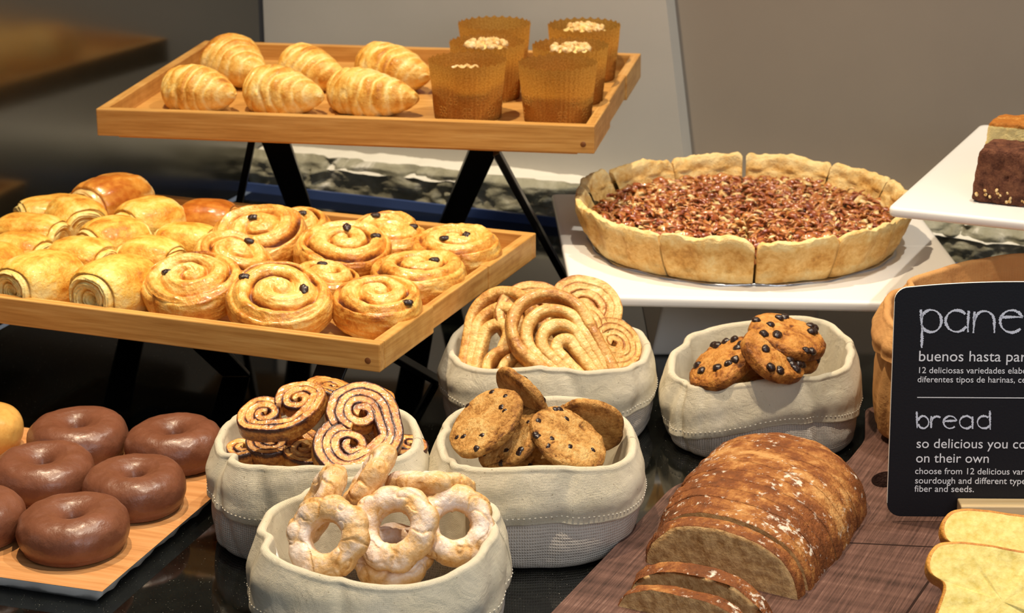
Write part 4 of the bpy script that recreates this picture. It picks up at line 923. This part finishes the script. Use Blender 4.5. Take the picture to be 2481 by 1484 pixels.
# ------------------------------------------------------------------ dark board, loaf, sign, brioche
BT = .015
bl = [at(1300, 1520, BT), at(1630, 1176, BT), at(1700, 1152, BT), at(1800, 1172, BT), at(1960, 1166, BT), at(2050, 1122, BT), at(2096, 1066, BT), at(2096, 985, BT)]
poly = [(p.x, p.y) for p in bl] + [(.66, 2.12), (.66, 1.50), (.0, 1.52)]
t = thing('cutting_board', 'dark brown wooden board under the brown loaf, the black sign and the brioche', 'board', (.3, 1.75, 0), -.41)
Mi = rot4(-.41, (.3, 1.75, 0)).inverted(); pl2 = []
for x, y in poly: q = Mi @ Vector((x, y, 0)); pl2.append((q.x, q.y))
def inboard(p): q = Mi @ Vector((p.x, p.y, 0)); return q
pts = rrect(pl2, .016, 10); bm = bmesh.new()
hole = inboard(at(2146, 1160, BT)); hp = [(hole.x + .012 * math.cos(a), hole.y + .020 * math.sin(a)) for a in np.linspace(0, 2 * PI, 28, endpoint=False)]
def loop(P, z): vs = [bm.verts.new((x, y, z)) for x, y in P]; return vs, [bm.edges.new((vs[k], vs[(k + 1) % len(vs)])) for k in range(len(vs))]
o1, e1 = loop(pts, BT); h1, e2 = loop(hp, BT); bmesh.ops.triangle_fill(bm, use_beauty=True, edges=e1 + e2)
o0, e3 = loop(pts, 0); h0, e4 = loop(hp, 0); bmesh.ops.triangle_fill(bm, use_beauty=True, edges=e3 + e4)
for A, B in ((o1, o0), (h1, h0)):
    for k in range(len(A)): bm.faces.new((A[k], A[(k + 1) % len(A)], B[(k + 1) % len(A)], B[k]))
bmesh.ops.recalc_face_normals(bm, faces=bm.faces); me = bpy.data.meshes.new('board_panel'); bm.to_mesh(me); bm.free(); me.materials.append(M_BOARD)
bevel(obj('board_panel', me, t), .0015, 2)
M_GROOVE, nt, b = mat0('dark_groove', .8, .1, color='2a1c18')
def groove(a, b_, w):
    a, b_ = inboard(a), inboard(b_); d = (b_ - a).normalized(); s = Vector((-d.y, d.x, 0)) * w
    v = [(p.x, p.y, z) for z in (BT - .001, BT + .00015) for p in (a - s, b_ - s, b_ + s, a + s)]
    obj('groove', MB().raw(v, [[3,2,1,0],[4,5,6,7],[0,1,5,4],[1,2,6,5],[2,3,7,6],[3,0,4,7]]).mesh('groove', M_GROOVE, False), t)
groove(at(2010, 1312, BT), at(2420, 1332, BT), .0010); groove(at(2190, 1494, BT), at(2262, 1390, BT), .0010)
# loaf
LX = Vector((-.371, -.928, 0)); LY = Vector((.928, -.371, 0))        # along the loaf toward the viewer, and across to the right
LO = Vector((.256, 1.893, BT))
Mloaf = Matrix(((LX.x, LY.x, 0, LO.x), (LX.y, LY.y, 0, LO.y), (0, 0, 1, 0), (0, 0, 0, 1)))
def slice_mesh(nm, x0, th_, env, seed, wv=.079, hv=.060, face=.0, mats=None):
    n = 150; a = TH(n)[None]; c, s = np.cos(a), np.sin(a)
    yo = np.sign(c) * np.abs(c) ** .80; zo = np.where(s > 0, np.abs(s) ** .86, -.16 * np.abs(s) ** .5)
    X, RF, MI = [], [], []
    for f in (.001, .35, .7, .9, .985): X.append(0); RF.append(f)
    m = 9
    for k in range(m): X.append(th_ * k / (m - 1)); RF.append(1 - (.001 + .002 * (seed % 3) + .012 * (seed >= 29)) * (abs(k / (m - 1) - .5) * 2) ** 6)
    for f in (.985, .9, .7, .35, .001): X.append(th_); RF.append(f)
    X = np.array(X)[:, None]; RF = np.array(RF)[:, None]; E = env(x0 + X)
    P = st(x0 + X + 0 * a, yo * wv * E * RF, zo * hv * (.35 + .65 * E) * RF)
    skin = np.clip((RF - .9) / .1, 0, 1)
    crag = sstep(-.55, -.9, c) * sstep(-.2, .3, s)
    d = (.0040 * crag * np.abs(fbm(P, 90, 3, 12)) + .0036 * fbm(P, 17, 3, 2) + .0014 * fbm(P, 75, 3, 4) + .0007 * fbm(P, 210, 2, 6)) * skin
    dome = .0012 * fbm(P, 60, 2, seed) * (1 - skin)
    V = st(P[..., 0] + dome - (x0 if seed >= 50 else 0), P[..., 1] + d * c, P[..., 2] + d * np.maximum(s, 0))
    V[..., 0] += .24 * P[..., 1]; V[..., 2] += .16 * hv * .6; V[..., 2] = np.maximum(V[..., 2], 0)
    bk = .42 + .38 * fbm(P, 28, 3, 8) + .25 * fbm(P, 120, 2, 9) - .30 * np.exp(-((P[..., 0] - .10 - .35 * P[..., 1] - .012 * fbm(P, 20, 2, 3)) / .012) ** 2) + .15 * sstep(.75, 1, c) + .25 * crag 
    mi = np.zeros(len(X) - 1, int); mi[:4] = 1; mi[-4:] = 1
    return MB().grid(V, attr=bk, mi=mi).mesh(nm, mats or [M_CRUST, M_CRUMB])
env = lambda x: np.sqrt(np.clip(1 - ((.055 - np.minimum(x, .055)) / .058) ** 2, .02, 1)) * (1 - .30 * sstep(.14, .34, x))
tl = thing('bread_loaf', 'flour dusted brown loaf cut in slices, lying on the dark board', 'bread', LO, 0); tl.matrix_world = Mloaf
xs_ = [0.0, .040, .062, .082, .100, .118, .136, .154, .172, .190, .206, .222]
rng = np.random.RandomState(4)
for k in range(len(xs_)):
    tk = (xs_[k + 1] if k + 1 < len(xs_) else .240) - xs_[k] - (.0002 if k < 10 else .0012)
    if k == 9: pass
    me = slice_mesh('slice', xs_[k], tk, env, 20 + k)
    dx = (0 if k < 11 else .006)
    obj('slice', me, tl, (dx, .0012 * (rng.rand() - .5) - (.012 if k == 11 else 0), .0)).rotation_euler = (0, 0, .05 if k == 11 else 0)
SG = [(.276, .016, 'first loose slice of brown bread leaning in front of the loaf', 3, .07, .78), (.306, .016, 'loose slice of brown bread nearest the viewer at the bottom frame edge', -2, .10, .66)]
for k, (x, tk, lab, ty, rz_, sc) in enumerate(SG):
    me = slice_mesh('bread_slice', x, tk, lambda q: env(q) * 1.0, 50 + k, .079 * 1.0, .060 * sc)
    o = obj('bread_slice', me); o.matrix_world = Mloaf @ Matrix.Translation((x + .004, -.004 - .004 * k, 0)) @ Matrix.Rotation(rz_, 4, 'Z') @ Matrix.Rotation(math.radians(ty), 4, 'Y')
    tag(o, lab, 'bread')
# sign
SO = at(2148, 1250, .020); ALP = math.radians(4); SY = -.035
ex = Vector((math.cos(SY), math.sin(SY), 0)); ez0 = Vector((0, 0, 1)); en = Vector((math.sin(SY), -math.cos(SY), 0))   # en faces the viewer
ez = (ez0 * math.cos(ALP) - en * math.sin(ALP)).normalized(); en = ex.cross(ez).normalized()
Msign = Matrix(((ex.x, en.x, ez.x, SO.x), (ex.y, en.y, ez.y, SO.y), (ex.z, en.z, ez.z, SO.z), (0, 0, 0, 1)))
def on_sign(px, py):                                  # (right, up) of a point on the face of the sign
    v = ray(px, py); o = Vector((0, 0, CAMZ)); t_ = (SO - o).dot(en) / v.dot(en); p = o + v * t_ - SO; return p.dot(ex), p.dot(ez)
ts = thing('chalkboard_sign', 'black bread sign with white lettering standing on the dark board at the right', 'sign', SO); ts.matrix_world = Msign
SW = .22; c0 = on_sign(2156, 715)[1]; c1 = on_sign(2300, 688)[1]; c2 = on_sign(2481, 684)[1]
h0 = on_sign(2158, 722)[1]; hm = c2 + .0005
out = []
xL = 0.0
for q in np.linspace(0, 1, 10): a = PI + q * PI / 2; out.append((xL + .012 + .012 * math.cos(a), .012 + .012 * math.sin(a)))
for q in np.linspace(0, 1, 10): a = -PI / 2 + q * PI / 2; out.append((SW - .012 + .012 * math.cos(a), .012 + .012 * math.sin(a)))
def topz(x): return hm - (hm - h0 - .008) * (abs(x - SW / 2) / (SW / 2)) ** 2.2
for q in np.linspace(0, 1, 8): a = q * PI / 2; out.append((SW - .012 + .012 * math.cos(a), topz(SW - .012) - .012 + .012 * math.sin(a)))
for x in np.linspace(SW - .014, .014, 24): out.append((x, topz(x)))
for q in np.linspace(0, 1, 8): a = PI / 2 + q * PI / 2; out.append((.012 + .012 * math.cos(a), topz(.012) - .012 + .012 * math.sin(a)))
def plate2(P, y0, y1, mats, nm, rim=None):
    n = len(P); v = [(x, y0, z) for x, z in P] + [(x, y1, z) for x, z in P]; mb = MB()
    mb.raw(v, [[k, (k + 1) % n, n + (k + 1) % n, n + k] for k in range(n)], 1 if rim else 0)
    mb.f += [np.array([list(range(n))]), np.array([list(range(2 * n - 1, n - 1, -1))])]; mb.m.append(np.zeros(2, int))
    return mb.mesh(nm, mats, False)
bevel(obj('panel', plate2(out, -.003, 0, [M_SIGN, M_EDGE], 'panel', True), ts), .0003, 1)
bx0, bz = on_sign(2319, 1205)
mb = MB().box((bx0, .0004, -.0052), (bx0 + .13, .022, bz)); mb.box((bx0, -.028, -.0052), (bx0 + .13, -.0034, bz))
clamp = bevel(obj('wooden_clamp', mb.mesh('wooden_clamp', M_PINE, False, False), ts), .0012)
clamp.matrix_local = Matrix.Rotation(ALP, 4, 'X') if False else Matrix.Identity(4)
def text(s, px, py, px1, m, nm, ref=None):
    # a line of lettering whose baseline starts at px, py; ref ends at px1
    cu = bpy.data.curves.new('tmp', 'FONT'); cu.body = ref or s; cu.size = 1; o = bpy.data.objects.new('tmp', cu); COL.objects.link(o)
    bpy.context.view_layer.update(); wd_ = o.dimensions.x; x0, z0 = on_sign(px, py); x1, z1 = on_sign(px1, py); k = (x1 - x0) / wd_
    cu.body = s; cu.extrude = .00012 / k; cu.resolution_u = 6; bpy.context.view_layer.update()
    me = bpy.data.meshes.new_from_object(o.evaluated_get(bpy.context.evaluated_depsgraph_get())); bpy.data.objects.remove(o)
    me.name = nm; me.materials.clear(); me.materials.append(m)
    o = obj(nm, me, ts); o.matrix_local = Matrix.Translation((x0, .0003, z0)) @ Matrix.Rotation(PI / 2, 4, 'X') @ Matrix.Scale(k, 4)
    return o
LT = [('buenos hasta para', 2224, 874, 2484, 'buenos hasta par'), ('12 deliciosas variedades elaboradas', 2222, 903, 2484, '12 deliciosas variedades elabo'), ('diferentes tipos de harinas, cereales', 2222, 925, 2484, 'diferentes tipos de harinas, ce'),
      ('so delicious you could', 2219, 1084, 2484, 'so delicious you co'), ('on their own', 2218, 1119, 2394, None), ('choose from 12 delicious varieties', 2216, 1147, 2484, 'choose from 12 delicious vari'),
      ('sourdough and different types', 2216, 1170, 2484, 'sourdough and different type'), ('fiber and seeds.', 2215, 1190, 2359, None)]
for s, px, py, px1, ref in LT: text(s, px, py, px1, M_INK, 'lettering', ref)
x0, z0 = on_sign(2222, 962); x1, z1 = on_sign(2481, 965)
obj('dividing_line', MB().box((x0, -.0002, z0 - .0003), (x1 + .03, .0004, z0 + .0003)).mesh('dividing_line', M_INK, False), ts)
def chalk(nm, strokes, wpx):
    mb = MB(); kx = on_sign(2301, 900)[0] - on_sign(2300, 900)[0]; rng = np.random.RandomState(7)
    for S in strokes:
        S = np.array(S, float); L_ = np.concatenate([[0], np.cumsum(np.linalg.norm(np.diff(S, axis=0), axis=1))]); m = int(L_[-1] / 1.3) + 2; q = np.linspace(0, L_[-1], m)
        C = np.stack([np.interp(q, L_, S[:, j]) for j in (0, 1)], 1)
        for _ in range(2): C[1:-1] = (C[:-2] + 2 * C[1:-1] + C[2:]) / 4
        T = np.gradient(C, axis=0); T /= np.linalg.norm(T, axis=1)[:, None] + 1e-9; N_ = st(-T[:, 1], T[:, 0])
        w0 = wpx / 2 * (.75 + .25 * np.sin(q / 9)); A = C + N_ * (w0 * (.6 + .75 * rng.rand(m)))[:, None]; B = C - N_ * (w0 * (.6 + .75 * rng.rand(m)))[:, None]
        PA, PB = [on_sign(*p) for p in A], [on_sign(*p) for p in B]
        v = [(x, .0004, z) for x, z in PA] + [(x, .0004, z) for x, z in PB] + [(x, -.0002, z) for x, z in PA] + [(x, -.0002, z) for x, z in PB]
        f = []
        for k in range(m - 1): f += [[k, k + 1, m + k + 1, m + k], [k, 2 * m + k, 2 * m + k + 1, k + 1], [m + k, m + k + 1, 3 * m + k + 1, 3 * m + k]]
        mb.raw(v, f)
    return tag(obj(nm, mb.mesh(nm, M_CHALK, False, False), ts), 'chalk style word', None)
def arc(cx, cy, rx, ry, a0, a1, n=28): return [(cx + rx * math.cos(math.radians(a)), cy + ry * math.sin(math.radians(a))) for a in np.linspace(a0, a1, n)]
chalk('chalk_word', [[(2231, 749), (2234, 800), (2233, 842)], arc(2256, 777, 25, 27, -165, 165), arc(2318, 777, 27, 26, -40, -330), [(2347, 752), (2345, 780), (2345, 804)],
    [(2361, 754), (2360, 780), (2358, 806)], [(2360, 775)] + arc(2385, 778, 24, 25, -170, -5) + [(2409, 806)], [(2424, 768), (2478, 767)] + arc(2451, 778, 28, 27, -20, -320)], 7)
chalk('chalk_word', [[(2221, 996), (2222, 1036)], arc(2237, 1022, 13, 15, -165, 165), [(2256, 1007), (2256, 1036)], [(2256, 1020)] + arc(2270, 1020, 13, 12, -175, -50), [(2286, 1020), (2318, 1018)] + arc(2302, 1022, 16, 15, -15, -315),
    arc(2341, 1022, 16, 15, -40, -320), [(2356, 1008), (2356, 1038)], arc(2384, 1022, 16, 15, -50, -330), [(2398, 994), (2399, 1040)]], 5)
# brioche slices
def brioche(seed, lab, px, py, tilt, yaw, sc):
    half = [(0, 0), (.046, 0), (.047, .030), (.0425, .050), (.0445, .0545), (.055, .057), (.059, .065), (.0585, .075), (.053, .083), (.042, .0868), (.022, .088), (0, .088)]
    H_ = np.array(half); L_ = np.concatenate([[0], np.cumsum(np.linalg.norm(np.diff(H_, axis=0), axis=1))]); q = np.linspace(0, L_[-1], 70); hx = np.interp(q, L_, H_[:, 0]); hz = np.interp(q, L_, H_[:, 1])
    for _ in range(3): hx[1:-1] = (hx[:-2] + 2 * hx[1:-1] + hx[2:]) / 4; hz[1:-1] = (hz[:-2] + 2 * hz[1:-1] + hz[2:]) / 4
    O = np.concatenate([st(hx, hz), st(-hx, hz)[::-1][1:-1]]) * sc; ctr = np.array([0, .045 * sc]); n = len(O)
    Y, F = [], []; tk = .016
    for f in (.001, .3, .6, .85, .96): Y.append(-tk / 2); F.append(f)
    for k in range(7): Y.append(-tk / 2 + tk * k / 6); F.append(1 + .012 * math.sin(k / 6 * PI))
    for f in (.96, .85, .6, .3, .001): Y.append(tk / 2); F.append(f)
    Y, F = np.array(Y)[:, None], np.array(F)[:, None]
    X = ctr[0] + (O[None, :, 0] - ctr[0]) * F; Z = ctr[1] + (O[None, :, 1] - ctr[1]) * F; P = st(X, Y + 0 * X, Z); skin = F > .95
    d = .0012 * fbm(P, 70, 3, seed); V = st(X + d, Y + .0009 * fbm(P, 110, 3, seed + 2) * ~skin - .0016 * ~skin * (vnoise(P * 55, seed) > .5) * np.sign(Y) + 0 * X, np.maximum(Z + d, 0))
    mi = np.zeros(len(Y) - 1, int); mi[:4] = 1; mi[-4:] = 1
    me = MB().grid(V, attr=.5 + .4 * fbm(P, 40, 3, seed), mi=mi).mesh('brioche_slice', [M_BRC, M_BRCR])
    R = euler(yaw, -tilt, 8); Vv = verts(me) @ np.array(R).T; lo = Vv[:, 2].min(); j = ((verts(me) - [-.059 * sc, -.008, .069 * sc]) ** 2).sum(1).argmin(); p = at(px, py, BT + Vv[j, 2] - lo)
    o = obj('brioche_slice', me, None, None, Matrix.Translation((p.x - Vv[j, 0], p.y - Vv[j, 1], BT - lo)) @ R.to_4x4()); return tag(o, lab, 'bread')
brioche(3, 'yellow brioche slice at the bottom right corner, front one of two', 2247, 1356, 46, -6, 1.0)
brioche(9, 'yellow brioche slice behind the front one, before the wooden sign clamp', 2281, 1276, 46, -4, 1.0)

# ------------------------------------------------------------------ paper bag behind the sign
tb = bag('crumpled brown paper bag standing behind the black bread sign', (.464, 1.992), .120, .115, .1, .118, .026, 27, [(1, .014, 1.3), (2, .004, PI / 2), (3, .004, 1.0)], [(1.5, .08, .006), (2.4, .10, .008), (.9, .06, .006), (-2.2, .1, .006)],
    mats=(M_PAPER, M_PAPER), group=None, name='paper_bag', amp=1.3, base=.97)
tb.location.z = BT
for c in list(tb.children):
    if c.name.startswith('seam'): bpy.data.objects.remove(c)
    elif c.name.startswith('cuff'): c.name = 'folded_rim'
me = roll(200, M_ROLL, .10, .045, .04, 2.6, .1, 'bread_roll'); o = obj('bread_roll', me, None, None, Matrix.Translation((.43, 1.97, .085)) @ Matrix.Rotation(.4, 4, 'Z')); tag(o, 'golden bread roll inside the brown paper bag, just seen beside the sign', 'bread')
